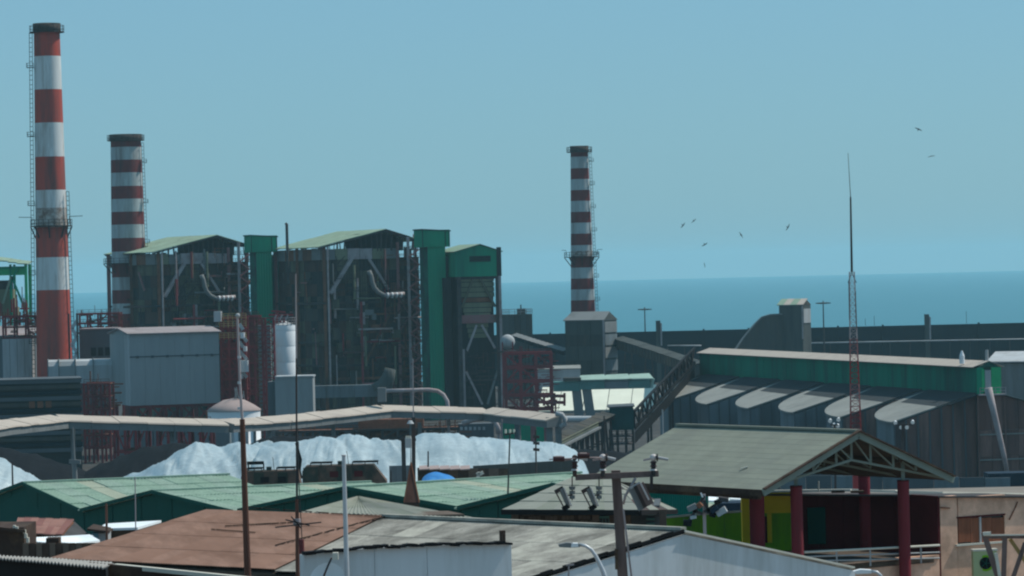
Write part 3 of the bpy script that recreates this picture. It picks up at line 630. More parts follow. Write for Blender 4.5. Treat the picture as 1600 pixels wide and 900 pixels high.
# coal heap roof and transfer tower
F = Fr(1219, 1400, -25); z0 = gz(1400); fx = lambda x: F.hit(x, 500)[0]; fz = lambda y: F.hit(1240, y)[1]; q = F.w
U = fx(1254); t = thing('transfer_tower', 'grey transfer tower with small pale gabled roof beside the sea', 'tower', q(U / 2, 5, z0)); SD = max(5, F.side(1267, 500, U)[0])
mb = MB(); mb.box(F, 0, U, 0, SD, z0, fz(477)); mb.build('wall', m_tower, t)
mb = MB(); mb.box(F, U, U + .25, .8, SD - .8, fz(505), fz(483)); mb.build('pale_side_panel', m_lightgrey, t)
mb = MB(); mb.beam(q(U, -.2, fz(530)), q(U, -.2, fz(478)), .5); mb.build('corner_post', m_palesteel, t)
for i in range(4):
    a_, b_ = -.6 + (U + 1.2) * i / 4, -.6 + (U + 1.2) * (i + 1) / 4 - .05
    mb = MB(); mb.prism([q(a_, -.7, fz(477)), q(b_, -.7, fz(477)), q(b_, SD * .5, fz(468)), q(a_, SD * .5, fz(468))], (0, 0, .3)); mb.build('roof_sheet', m_beige if i % 2 else m_palegreen, t)
mb = MB(); mb.prism([q(U + .1, -.5, fz(477)), q(U + .1, SD + .5, fz(477)), q(U + .1, SD * .5, fz(468.5))], F.a * -U); mb.build('gable', m_cladA, t)
pts = [P(1222, 491, 1398), P(1203, 492, 1397), P(1190, 496, 1396), P(1178, 508, 1395), P(1160, 530, 1393), P(1148, 548, 1391)]
t = thing('covered_chute', 'dark curved covered conveyor dropping left from the transfer tower', 'conveyor', (pts[-1].x, pts[-1].y, gz(1391)))
mb = MB()
for p, r_ in zip(pts, pts[1:]):
    mb = MB(); s = V((0, 1, 0)); mb.prism([p, p + s * 7, p + s * 7 - V((0, 0, 14)), p - V((0, 0, 14))], r_ - p); mb.build('cover_section', m_cladA, t)
    mb = MB(); mb.beam(p + V((0, -.2, .1)), r_ + V((0, -.2, .1)), .9, .5); mb.build('cover_edge', m_gallery, t)
# high mast lamps
def mast(px, ytop, ybot, D, label):
    b0 = P(px, ybot, D); t = thing('high_mast_lamp', label, 'street lamp', (b0.x, D, gz(D)), 'high mast lamps by the sea'); zt = Z(px, ytop, D)
    mb = MB(); mb.cyl((b0.x, D, gz(D)), (b0.x, D, zt), .4, .2, 8); mb.build('pole', m_steel, t)
    mb = MB(); mb.lathe((b0.x, D, 0), [(.2, zt - .5), (1.6, zt - .9), (1.6, zt - 1.2), (.2, zt - .9)], 12); mb.build('ring', m_steel, t)
    for i in range(8):
        a_ = 2 * math.pi * i / 8; p = V((b0.x + 1.7 * math.cos(a_), D + 1.7 * math.sin(a_), zt - .8)); mb = MB(); mb.beam(p, p + V((math.cos(a_) * 1.2, math.sin(a_) * 1.2, -.15)), .8, .35); mb.build('lamp_head', m_cladA, t)
    return t
mast(1008, 480, 515, 1500, 'high mast lamp left of the coal transfer tower'); mast(1287, 470, 510, 1420, 'high mast lamp right of the coal transfer tower')

# ================================================================ LEFT: green frame, grey buildings
F = Fr(-8, 1010, 0); z0 = gz(1010); q = F.w; fx = lambda x: F.hit(x, 450)[0]; fz = lambda y: F.hit(20, y)[1]
t = thing('green_frame_tower', 'green steel frame with flat pale canopy at the left edge', 'tower', q(3, 3, z0))
for x in (-10, 17, 41):
    for tt in (0, 8):
        mb = MB(); mb.beam(q(fx(x), tt, z0), q(fx(x), tt, fz(413)), .75 if x != 17 else .6); mb.build('column', m_greenlit if x == 41 else m_green, t)
for k, (a_, b_) in enumerate(((-14, 0), (0, 14), (14, 28), (28, 45))):
    mb = MB(); yy = (401, 403, 405.5, 408)[k]; mb.prism([q(fx(a_), -1.5, fz(yy + 5)), q(fx(b_), -1.5, fz(yy + 6)), q(fx(b_), 9, fz(yy + 2)), q(fx(a_), 9, fz(yy))], (0, 0, .3)); mb.build('canopy_panel', m_palegreen, t)
for k, (a_, b_) in enumerate(((-10, 17), (18, 41))):
    mb = MB(); mb.box(F, fx(a_), fx(b_), 0, .3, fz(430), fz(419)); mb.build('apron_panel', m_greenlit, t)
mb = MB(); mb.beam(q(fx(-10), 0, fz(418)), q(fx(41), 0, fz(418)), .6); mb.build('beam', m_green, t)
for a_, b_, c_, d_, m in ((18, 432, 4, 474, m_palegreen), (19, 432, 38, 482, m_green), (28, 420, 18, 440, m_green), (36, 490, 41, 470, m_green)):
    mb = MB(); mb.beam(q(fx(a_), -.4, fz(b_)), q(fx(c_), -.4, fz(d_)), .55); mb.build('brace', m, t)
for k in range(4):
    mb = MB(); mb.box(F, fx(-10), fx(16 + 3 * k), 2 - k * .3, 6, fz(452 + k * 14), fz(436 + k * 14) - .3); mb.build('hopper_section', m_hopper if k else m_cladA, t)
mb = MB(); rr = random.Random(3)
for i in range(60):
    p = q(fx(rr.uniform(-5, 54)), rr.uniform(-6, -2), fz(rr.uniform(480, 530))); mb.beam(p, p + rr.choice([V((0, 0, 1)), F.a, V((0, 0, -1))]) * rr.uniform(1.5, 6), rr.uniform(.2, .5))
mb.build('red_pipework', m_redsteel, t, kind='stuff')
F = Fr(-60, 960, 0); z0 = gz(960); q = F.w; fx = lambda x: F.hit(x, 550)[0]; fz = lambda y: F.hit(20, y)[1]
t = thing('turbine_hall', 'long grey hall with pale roof edge left of the tall chimney', 'building', q(8, 10, z0))
mb = MB(); mb.box(F, 0, fx(50), 0, 20, z0, fz(526)); mb.build('wall', m_shedwall, t)
mb = MB(); mb.prism([q(-.5, -1, fz(526)), q(fx(53), -1, fz(526)), q(fx(50), 20, fz(512)), q(-.5, 20, fz(512))], (0, 0, .3)); mb.build('roof', m_greyroof, t)
for k in range(4):
    mb = MB(); mb.box(F, fx(9 + 11.5 * k), fx(20 + 11.5 * k), -6, -.2, fz(592), fz(529)); mb.build('annex_panel', m_lightgrey, t)
# red pipe rack pieces either side of the chimney
def rack(name, label, px0, px1, y0, y1, D, dp, nx, nz, m=m_redsteel, extra=30, seed=1, cat='steel frame', wd=.5, em=None, zb=None):
    F = Fr(px0, D, 0); zb = gz(D) if zb is None else zb; q = F.w; U = F.hit(px1, (y0 + y1) / 2)[0]; xm = (px0 + px1) / 2; z0, z1 = F.hit(xm, y1)[1], F.hit(xm, y0)[1]
    t = thing(name, label, cat, q(U / 2, dp / 2, zb)); rr = random.Random(seed)
    for i in range(nx + 1):
        for tt in (0, dp):
            mb = MB(); mb.beam(q(U * i / nx, tt, zb), q(U * i / nx, tt, z1), wd); mb.build('column', m, t)
    for k in range(nz + 1):
        z = z0 + (z1 - z0) * k / nz
        for tt in (0, dp):
            mb = MB(); mb.beam(q(-.3, tt - .05, z), q(U + .3, tt - .05, z), wd * .9); mb.build('beam', m, t)
        if k and k < nz + 1:
            mb = MB(); mb.box(F, 0, U, .2, dp - .2, z - .12, z + .05); rail(mb, [q(0, 0, z), q(U, 0, z)], 1.1, .1, 1.5); mb.build('grating_deck', em or m_rust, t)
    for k in range(nz):
        for i in range(nx):
            if rr.random() < .55:
                a_ = z0 + (z1 - z0) * k / nz; b_ = z0 + (z1 - z0) * (k + 1) / nz; x0, x1 = U * i / nx, U * (i + 1) / nx
                if rr.random() < .5: x0, x1 = x1, x0
                mb = MB(); mb.beam(q(x0, -.1, a_), q(x1, -.1, b_), wd * .6); mb.build('brace', m, t)
    mb = MB()
    for i in range(extra):
        p = q(rr.uniform(0, U), rr.uniform(0, dp), rr.uniform(z0, z1)); mb.beam(p, p + rr.choice([V((0, 0, 1)), F.a, F.a]) * rr.uniform(.8, 3.5), rr.uniform(.12, .4))
    if extra: mb.build('pipework', em or m_rust, t, kind='stuff')
    return t
rack('pipe_rack', 'low red pipe rack top with bent pipes right of the tall chimney', 122, 186, 490, 520, 985, 6, 4, 2, m_redsteel, 40, 4)
rack('pipe_rack', 'dark red pipe rack between the green frame and the tall chimney', 6, 58, 494, 528, 955, 5, 3, 2, m_redsteel, 30, 6)
F = Fr(108, 945, 0); t = thing('scaffold_stair', 'pale zigzag stair scaffold at the foot of the tall chimney', 'stairs', F.w(1, 1, gz(945)))
for k in range(7):
    y = 500 + 13 * k; mb = MB(); x0, x1 = (112, 121) if k % 2 else (121, 112); mb.beam(F.p(x0, y), F.p(x1, y + 13), .25, .9); mb.build('stair_flight', m_lightgrey, t)
for x in (109, 122): mb = MB(); p = F.p(x, 560); mb.beam((p.x, p.y, gz(945)), (p.x, p.y, Z(x, 490, 945)), .4); mb.build('post', m_steel, t)

F = Fr(126, 960, 0); q = F.w; z0 = gz(960); t = thing('switch_house', 'dark grey block with recessed openings behind the big grey box', 'building', q(6, 6, z0)); fx = lambda x: F.hit(x, 540)[0]; fz = lambda y: F.hit(150, y)[1]
mb = MB(); mb.box(F, 0, fx(180), 0, 14, z0, fz(515)); mb.build('wall', m_dkgrey, t); mb = MB(); mb.box(F, -.3, fx(181), -.3, 14, fz(515), fz(513)); mb.build('roof', m_greyroof, t)
for k in range(3):
    mb = MB(); mb.box(F, fx(142 + 11 * k), fx(150 + 11 * k), -.1, .3, fz(556), fz(543)); mb.build('opening', m_black, t)
# duct
F = Fr(75, 900, 6); q = F.w; fx = lambda x: F.hit(x, 580)[0]; fz = lambda y: F.hit(120, y)[1]; z0 = gz(900)
t = thing('flue_duct', 'fat horizontal grey flue duct running from the tall chimney into the big grey box', 'duct', q(8, 3, z0))
xs_ = [75, 92, 118, 146, 176]
for a_, b_ in zip(xs_, xs_[1:]):
    u0, u1 = fx(a_), fx(b_) - .12; zt = fz(562); zb = fz(592 if a_ < 118 else 599)
    mb = MB(); n = 8; pr = [q(u0, 0, zb), q(u0, 0, zt - 1.5), q(u0, .7, zt - .4), q(u0, 2, zt), q(u0, 6, zt), q(u0, 7.5, zt - 1.5), q(u0, 7.5, zb)]; mb.prism(pr, F.a * (u1 - u0)); mb.build('duct_section', m_lightgrey if a_ != 92 else m_grey, t)
    mb = MB(); mb.box(F, u0 - .12, u0 + .1, -.15, 7.7, zb, zt + .2); mb.build('duct_flange', m_gallery, t)
for x in (120, 148, 170): mb = MB(); mb.beam(q(fx(x), 2, z0), q(fx(x), 2, fz(599)), .6); mb.build('leg', m_redsteel, t)
# big grey box
F = Fr(203, 880, 17); q = F.w; z0 = gz(880); fx = lambda x: F.hit(x, 570)[0]; fz = lambda y: F.hit(270, y)[1]
U = fx(343); SD = F.side(173, 570)[0]; t = thing('filter_house', 'big plain grey clad box on red steel legs with dusty flat roof', 'building', q(U / 2, SD / 2, z0))
zt, zm, zb = fz(521), fz(556), fz(632)
mb = MB(); mb.box(F, .1, U - .1, .1, SD, zb, zt); mb.build('core', m_grey, t)
for k in range(6):
    a_, b_ = U * k / 6 + .02, U * (k + 1) / 6 - .02
    mb = MB(); mb.box(F, a_, b_, -.02, .1, zm + .15, zt - .02); mb.build('wall_panel', m_grey, t)
    mb = MB(); mb.box(F, a_, b_, -.02, .1, zb, zm - .15); mb.build('wall_panel', m_grey, t)
    mb = MB(); mb.box(F, U * (k + .5) / 6 - .3, U * (k + .5) / 6 + .3, -.3, 0, zm - .3, zm + .25); mb.build('bracket', m_dkgrey, t)
mb = MB(); mb.box(F, -.05, U + .05, -.12, .1, zm - .12, zm + .12); mb.build('joint_rail', m_dkgrey, t)
for k in range(4):
    mb = MB(); mb.box(F, -.1, .1, SD * k / 4 + .05, SD * (k + 1) / 4 - .05, zb, zt - .05); mb.build('side_panel', m_grey if k else m_lightgrey, t)
zr = fz(521); 
for k in range(6):
    mb = MB(); a_, b_ = -.6 + (U + 1.2) * k / 6, -.6 + (U + 1.2) * (k + 1) / 6 - .03; mb.prism([q(a_, -.6, zr), q(b_, -.6, zr), q(b_, SD * .5, zr + 1.3), q(a_, SD * .5, zr + 1.3)], (0, 0, .25)); mb.build('roof_panel', m_greyroof, t)
    mb = MB(); mb.prism([q(a_, SD * .5, zr + 1.3), q(b_, SD * .5, zr + 1.3), q(b_, SD + .6, zr), q(a_, SD + .6, zr)], (0, 0, .25)); mb.build('roof_panel', m_greyroof, t)
mb = MB(); mb.prism([q(0, 0, zr), q(0, SD, zr), q(0, SD * .5, zr + 1.3)], F.a * U); mb.build('gable_fill', m_grey, t)
for k in range(6):
    for tt in (1, SD - 1):
        u = U * (k + .3) / 5.8; mb = MB(); mb.beam(q(u, tt, z0), q(u, tt, zb), .7); mb.build('leg', m_redsteel, t)
    if k < 5: mb = MB(); mb.beam(q(u, .9, zb - 4.5), q(u + U / 5.8, .9, zb), .4); mb.beam(q(u, .9, zb), q(u + U / 5.8, .9, zb - 4.5), .4); mb.build('brace', m_redsteel, t)
mb = MB(); mb.beam(q(0, .8, zb - .3), q(U, .8, zb - .3), .7); mb.build('beam', m_redsteel, t)
# dark louvred shed bottom left
F = Fr(-40, 820, 9); q = F.w; z0 = gz(820); fx = lambda x: F.hit(x, 620)[0]; fz = lambda y: F.hit(60, y)[1]; U = fx(126)
t = thing('louvred_shed', 'dark shed of horizontal louvre bands at the left edge below the grey hall', 'building', q(U / 2, 8, z0))
mb = MB(); mb.box(F, 0, U, 0, 16, z0, fz(594)); mb.build('core', m_cladC, t)
for k in range(13):
    mb = MB(); y = 593 + k * 9; mb.box(F, -.1, U + .2, -.9 + .12 * (k % 3), .0, fz(y + 6), fz(y)); mb.build('louvre_band', [m_dkgrey, m_cladA, m_net][k % 3], t)
mb = MB(); mb.box(F, -.2, U + .4, -1, 16, fz(594), fz(592)); mb.build('roof', m_dkgrey, t)
for k in range(3): mb = MB(); mb.box(F, fx(45 + 13 * k), fx(54 + 13 * k), -1.1, -.3, fz(637), fz(627)); mb.build('dim_door', m_rust, t)
# more red steel under the grey box
rack('red_trestle', 'dense dark red trestle under the flue duct', 130, 172, 600, 700, 855, 8, 3, 5, m_redsteel, 60, 8)
rack('red_trestle', 'red braced trestle below the big grey box, above the coal heap', 176, 330, 662, 705, 700, 6, 9, 1, m_redsteel, 30, 9)
F = Fr(180, 720, 0); q = F.w; fx = lambda x: F.hit(x, 680)[0]; fz = lambda y: F.hit(250, y)[1]; t = thing('low_wall_building', 'low grey wall behind the red trestle', 'building', q(8, 2, gz(720)))
for k in range(6): mb = MB(); mb.box(F, fx(180 + 30 * k), fx(209 + 30 * k), 0, 4, gz(720), fz(664)); mb.build('wall_panel', m_shedwall, t)
# ================================================================ process tower with red floors
t = rack('process_tower', 'crowded red process tower with yellow railed floors right of the big grey box', 346, 384, 497, 640, 900, 8, 3, 9, m_redsteel, 110, 12, 'steel frame', .55, m_redsteel)
F = Fr(346, 898, 0); q = F.w; fx = lambda x: F.hit(x, 560)[0]; fz = lambda y: F.hit(365, y)[1]
m_yrail = M('faded yellow rail', (0.42, 0.3, 0.12), 0.8, 0.2, 1.0)
for y in (500, 512, 530):
    mb = MB(); rail(mb, [q(fx(344), -.3, fz(y)), q(fx(386), -.3, fz(y))], 1.6, .14, 1.0, 2); mb.build('yellow_railing', m_yrail, t)
mb = MB(); mb.box(F, fx(336), fx(347), -1, 3, fz(502), fz(486)); mb.build('vent_box', m_lightgrey, t)
mb = MB(); mb.box(F, fx(349), fx(383), 2, 7, gz(898), fz(535)); mb.build('dark_backing', m_darkred, t)
for y, x, r in ((572, 381, 1.2), (545, 383, .5), (524, 379, .6), (588, 377, .5)):
    mb = MB(); p = F.p(x, y, -.8); mb.cyl(p - V((0, 0, 1.2 * r)), p + V((0, 0, 1.2 * r)), r, n=14); mb.build('white_vessel', m_white, t)
for k in range(6):
    mb = MB(); y = 506 + 14 * k; mb.beam(F.p(374, y, -1), F.p(386, y + 14, -1) if k % 2 else F.p(380, y + 9, -1), .3, .8); mb.build('stair_flight', m_lightgrey, t)
rack('red_tower', 'plain dark red frame between the process tower and the white silo', 388, 406, 494, 640, 930, 6, 1, 6, m_redsteel, 40, 14)
F = Fr(388, 934, 0); mb = MB(); mb.pbox(F, 388, 495, 407, 640, 0, 5, zb=gz(934)); tag(mb.build('red_clad_shaft', m_darkred), 'dark red clad shaft inside the plain red frame', 'shaft')
# white silo
c = P(445.5, 600, 900); z0 = gz(900); t = thing('white_silo', 'white ribbed silo sunlit on its right edge, ringed by a railing', 'silo', (c.x, c.y, z0)); k = 900 / FPX; r = 18 * k
zs_ = [Z(447, y, 900) for y in (588, 566, 541, 517, 508)]
for a_, b_ in zip(zs_, zs_[1:]):
    mb = MB(); mb.lathe((c.x, c.y, 0), [(r, a_ + .1), (r, b_ - .1), (r * .985, b_), (r * .985, b_ + .1)], 36); mb.build('shell_ring', m_white, t)
mb = MB(); mb.lathe((c.x, c.y, 0), [(r, zs_[-1]), (.1, zs_[-1] + 1.2)], 36); mb.build('cone_roof', m_lightgrey, t)
mb = MB(); ring = [V((c.x + r * math.cos(2 * math.pi * i / 16), c.y + r * math.sin(2 * math.pi * i / 16), zs_[-1])) for i in range(17)]; rail(mb, ring, 1.8, .13, 1.2, 2); mb.build('railing', m_palesteel, t)
mb = MB(); mb.lathe((c.x, c.y, 0), [(r * .95, z0), (r * .95, zs_[0])], 24); mb.build('skirt', m_gallery, t)
mb = MB(); [mb.beam((c.x - 1.6 + .9 * i, c.y - 1, zs_[-1]), (c.x - 1.6 + .9 * i, c.y - 1, zs_[-1] + 3 - .5 * i), .45) for i in range(3)]; mb.build('roof_vent', m_redsteel, t)
# lattice tower left of silo
a_ = P(418, 640, 885); zt = Z(415, 497, 885); t = thing('lattice_tower', 'red lattice hoist tower touching the left side of the white silo', 'tower', (a_.x, a_.y, gz(885)))
for px, wd in ((405, 2.6), (418, 2.8)):
    L1, L2 = MB(), MB(); p = P(px + 4, 640, 885); lattice(L1, L2, (p.x, p.y, gz(885)), (p.x, p.y, zt), wd, wd, 16, .35, .2); L1.build('tower_legs', m_redsteel, t); L2.build('bracing', m_rust if px == 405 else m_redsteel, t)
for i in range(3): mb = MB(); mb.beam(P(428 + 9 * i, 500, 884), P(432 + 9 * i, 492, 884), .35); mb.build('jib_strut', m_palesteel, t)
mb = MB(); mb.beam(P(420, 492, 886), P(458, 492, 886), .5); mb.beam(P(424, 486, 886), P(446, 488, 886), .4); mb.build('jib', m_redsteel, t)
mb = MB(); mb.pbox(Fr(405, 888, 0), 404, 508, 424, 640, 2, 5, zb=gz(888)); mb.build('pale_core', m_gallery, t)
# grey box below silo
F = Fr(430, 850, 0); q = F.w; z0 = gz(850); fx = lambda x: F.hit(x, 615)[0]; fz = lambda y: F.hit(460, y)[1]
t = thing('control_building', 'plain blue grey box building under the white silo', 'building', q(4, 4, z0)); mb = MB(); mb.box(F, 0, fx(489), .1, 9, z0, fz(590)); mb.build('core', m_grey, t)
for k in range(3): mb = MB(); mb.box(F, fx(430) + (fx(489) - fx(430)) * k / 3, fx(430) + (fx(489) - fx(430)) * (k + 1) / 3 - .03, 0, .1, z0, fz(591)); mb.build('wall_panel', m_grey, t)
mb = MB(); mb.box(F, -.2, fx(489) + .2, -.2, 9.2, fz(590), fz(587.5)); mb.build('roof_edge', m_lightgrey, t)
mb = MB(); mb.box(F, -2.0, -.1, 1, 8, z0, fz(596)); mb.build('side_block', m_dkgrey, t)
# long grey duct
F = Fr(488, 1060, 0); q = F.w; fx = lambda x: F.hit(x, 612)[0]; fz = lambda y: F.hit(540, y)[1]; t = thing('horizontal_duct', 'long grey box duct along the foot of the right boiler house', 'duct', q(9, 2, gz(1060)))
for k in range(5): u0 = fx(488) + (fx(598) - fx(488)) * k / 5; mb = MB(); mb.box(F, u0, u0 + (fx(598) - fx(488)) / 5 - .1, 0, 4, fz(621), fz(602)); mb.build('duct_section', m_shedwall, t)
for k in range(4): u0 = fx(500 + 28 * k); mb = MB(); mb.beam(q(u0, 2, gz(1060)), q(u0, 2, fz(621)), .6); mb.build('leg', m_steel, t)
mb = MB(); mb.tube([P(x, y, 1058) for x, y in ((588, 612), (600, 603), (607, 590), (610, 576))], [2.6, 2.4, 2.0, 1.6], 12); mb.build('duct_elbow', m_tower, t)
# domed tank
c = P(366, 655, 760); z0 = gz(760); k = 760 / FPX; r = 41.5 * k; t = thing('low_tank', 'wide low tank with pinkish cone roof and sunlit white right flank', 'tank', (c.x, c.y, z0)); ze = Z(366, 641, 760); za = Z(366, 622, 760)
mb = MB(); mb.lathe((c.x, c.y, 0), [(r, z0), (r, (z0 + ze) / 2), (r * .99, (z0 + ze) / 2), (r * .99, ze)], 48); mb.build('shell', m_white, t)
mb = MB(); mb.lathe((c.x, c.y, 0), [(r * 1.02, ze - .1), (r * 1.02, ze + .1), (r * .75, ze + (za - ze) * .45), (r * .4, ze + (za - ze) * .85), (.1, za)], 48); mb.build('cone_roof', m_pinkroof, t)
for i in range(7): mb = MB(); x = c.x + (i - 3) * r * .27; y = -math.sqrt(max(0, r * r - (x - c.x) ** 2)); mb.beam((x, c.y + y - .15, z0), (x, c.y + y - .15, Z(366, 660, 760)), .5); mb.build('stiffener', m_lightgrey if i % 2 else m_dkgrey, t)
mb = MB(); rr = random.Random(9)
for i in range(12): p = V((c.x + rr.uniform(0, 2.5), c.y - rr.uniform(0, 2), za - .5)); mb.beam(p, p + V((rr.uniform(-.6, .6), 0, rr.uniform(1, 3))), .14)
mb.build('roof_handrails', m_lightgrey, t)
# ================================================================ RIGHT: process frame, quay buildings, lattice conveyor
rack('red_process_frame', 'red steel process frame of three floors right of the bunker building', 789, 862, 552, 640, 1040, 9, 3, 4, m_redsteel, 120, 31, 'steel frame', .9, m_redsteel)
F = Fr(789, 1038, 0); t = thing('pipe_bridge', 'red pipe bridge stub sticking out right of the red process frame', 'pipe bridge', P(874, 625, 1038) - V((0, 0, P(874, 625, 1038).z - gz(1038))))
for y in (618, 628):
    mb = MB(); mb.beam(F.p(835, y), F.p(884, y + 1), .9); mb.build('girder', m_redsteel, t)
for x in (850, 866, 882): mb = MB(); mb.beam(F.p(x, 614), F.p(x, 634), .7); mb.build('end_post', m_redsteel, t)
mb = MB(); p = F.p(868, 630); mb.beam(p, (p.x, p.y, gz(1038)), .5); mb.build('leg', m_redsteel, t)
F = Fr(835, 1180, 0); q = F.w; z0 = gz(1180); fx = lambda x: F.hit(x, 585)[0]; fz = lambda y: F.hit(870, y)[1]
t = thing('pale_hall', 'small pale hall in front of the blockhouse', 'building', q(6, 4, z0)); mb = MB(); mb.box(F, 0, fx(907), 0, 9, z0, fz(577)); mb.build('wall', m_lightgrey, t)
mb = MB(); mb.prism([q(-.3, -.4, fz(577)), q(fx(908), -.4, fz(577)), q(fx(908), 9, fz(573)), q(-.3, 9, fz(573))], (0, 0, .2)); mb.build('roof', m_shedroof, t)
F = Fr(865, 1110, 0); q = F.w; z0 = gz(1110); fx = lambda x: F.hit(x, 598)[0]; fz = lambda y: F.hit(950, y)[1]
t = thing('elevated_gallery', 'teal elevated gallery on two pairs of slanted concrete legs', 'building', q(15, 4, z0))
xs_ = [865, 905, 945, 982, 1016]
for k, (a_, b_) in enumerate(zip(xs_, xs_[1:])):
    mb = MB(); mb.box(F, fx(a_), fx(b_) - .1, 0, 7, fz(608 if k else 610), fz(595)); mb.build('side_panel', m_teal if k != 2 else m_shedwall, t)
    if k > 0: mb = MB(); mb.prism([q(fx(a_), -.6, fz(594)), q(fx(b_) + 1, -.6, fz(594)), q(fx(b_), 7, fz(587)), q(fx(a_) + .5, 7, fz(588))], (0, 0, .3)); mb.build('roof_sheet', m_paleteal, t)
mb = MB(); mb.prism([q(fx(1016), 0, fz(608)), q(fx(1016), 7, fz(608)), q(fx(1019), 7, fz(594)), q(fx(1019), 0, fz(594))], F.a * .8); mb.build('end_panel', m_paleteal, t)
mb = MB(); mb.box(F, fx(880), fx(908), -.8, 5, fz(594), fz(589)); mb.build('roof_plant', m_cladA, t)
for xt, xb in ((901, 906), (917, 924)):
    for tt in (.5, 6): mb = MB(); a_ = F.p(xt, 609); mb.prism([a_ + V((-1.4, tt, 0)), a_ + V((1.4, tt, 0)), a_ + V((1.4, tt + 1.2, 0)), a_ + V((-1.4, tt + 1.2, 0))], P(xb, 657, 1110) - a_); mb.build('leg', m_gallery, t)
F = Fr(840, 1140, 0); q = F.w; z0 = gz(1140); fx = lambda x: F.hit(x, 625)[0]; fz = lambda y: F.hit(950, y)[1]
t = thing('cream_roofed_warehouse', 'low warehouse with wide cream roof behind the teal gallery legs', 'building', q(18, 8, z0))
mb = MB(); mb.box(F, 0, fx(1022), 0, 30, z0, fz(642)); mb.build('wall', m_lightgrey, t)
xs_ = [840, 872, 910, 948, 985, 1022]
for a_, b_ in zip(xs_, xs_[1:]): mb = MB(); mb.prism([q(fx(a_), -.4, fz(641)), q(fx(b_) - .25, -.4, fz(641)), q(fx(b_ + 9) - .25, 20, fz(607)), q(fx(a_ + 9), 20, fz(607))], (0, 0, .25)); mb.build('roof_sheet', m_cream, t)
# cylinder tank on side near legs
mb = MB(); mb.cyl(P(884, 655, 1000), P(925, 655, 1000), .9, n=12); tag(mb.build('lying_tank', m_lightgrey), 'small pale tank lying on its side by the gallery legs', 'tank')
# lattice conveyor rising to the shed
a_ = P(992, 668, 770); b_ = P(1086, 566, 860); t = thing('lattice_conveyor', 'black lattice conveyor climbing right to the big green shed', 'conveyor', (a_.x, a_.y, gz(770)))
L1, L2 = MB(), MB(); s = V((0, 3.0, 0)); h = V((0, 0, 3.4)); n = 16
ln = [a_, b_, b_ + h, a_ + h]
for off in (V((0, 0, 0)), s):
    mb = MB(); mb.beam(a_ + off, b_ + off, .35); mb.build('lower_chord', m_black, t); mb = MB(); mb.beam(a_ + off + h, b_ + off + h, .35); mb.build('upper_chord', m_black, t)
    for i in range(n):
        p, r_ = a_.lerp(b_, i / n) + off, a_.lerp(b_, (i + 1) / n) + off
        mb = MB(); mb.beam(p, p + h, .25); mb.beam(p if i % 2 else p + h, (r_ + h) if i % 2 else r_, .25); mb.build('truss_bay', m_black, t)
mb = MB(); mb.prism([a_ + s * .1 - h * .2, a_ + s * .9 - h * .2, a_ + s * .9 + h * .12, a_ + s * .1 + h * .12], b_ - a_); mb.build('belt', m_black, t)
mb = MB(); mb.prism([a_ - h * 1.0, a_ + s - h * 1.0, a_ + s - h * .3, a_ - h * .3], b_ - a_); mb.build('lower_conveyor', m_black, t)
for f in (.25, .6, .9):
    c = a_.lerp(b_, f); mb = MB()
    for off in (V((-.8, 0, 0)), s): mb.beam(c + off, V((c.x, c.y, gz(c.y))) + off, .5)
    mb.build('trestle', m_steel, t)
F = Fr(951, 765, 0); q = F.w; z0 = gz(765); fx = lambda x: F.hit(x, 650)[0]; fz = lambda y: F.hit(970, y)[1]
t = thing('transfer_house', 'dark teal transfer house where the two conveyors meet', 'building', q(3, 3, z0)); mb = MB(); mb.box(F, 0, fx(990), 0, 6, fz(672), fz(637)); mb.build('wall', M('dark teal', (.015, .07, .07), .8), t)
mb = MB(); mb.prism([q(-.4, -.4, fz(637)), q(fx(992), -.4, fz(636)), q(fx(992), 6.3, fz(634)), q(-.4, 6.3, fz(635))], (0, 0, .25)); mb.build('roof', m_dkgrey, t)
for x in (953, 965, 978, 989):
    for tt in (.2, 5.5): mb = MB(); mb.beam(q(fx(x), tt, z0), q(fx(x), tt, fz(672)), .35); mb.build('leg', m_steel, t)
for y in (682, 694): mb = MB(); mb.box(F, 0, fx(989), 0, 5.5, fz(y) - .1, fz(y) + .1); rail(mb, [q(0, 0, fz(y)), q(fx(989), 0, fz(y))], 1.1, .1, 1.2); mb.build('walkway', m_steel, t)
gallery('belt_conveyor', 'ground level belt conveyor sloping down left from the teal transfer house', [P(952, 648, 765), P(905, 672, 740), P(850, 702, 715)], 1.8, .8, m_cladA, m_cladC, legs=6, rib=.5)
a_, b_ = P(935, 668, 735), P(868, 702, 700); t = thing('stone_kerb_walkway', 'dusty railed walkway beside the belt conveyor', 'walkway', (b_.x, b_.y, gz(700))); mb = MB(); mb.beam(a_, b_, 1.2, .4); mb.build('deck', m_gallery, t); mb = MB(); rail(mb, [a_, b_], 1.1, .12, 1.2); mb.build('railing', m_hopper, t)
for k in range(5): c = b_.lerp(a_, k / 4.0); mb = MB(); mb.beam((c.x, c.y, gz(c.y)), c, .3); mb.build('leg', m_steel, t)

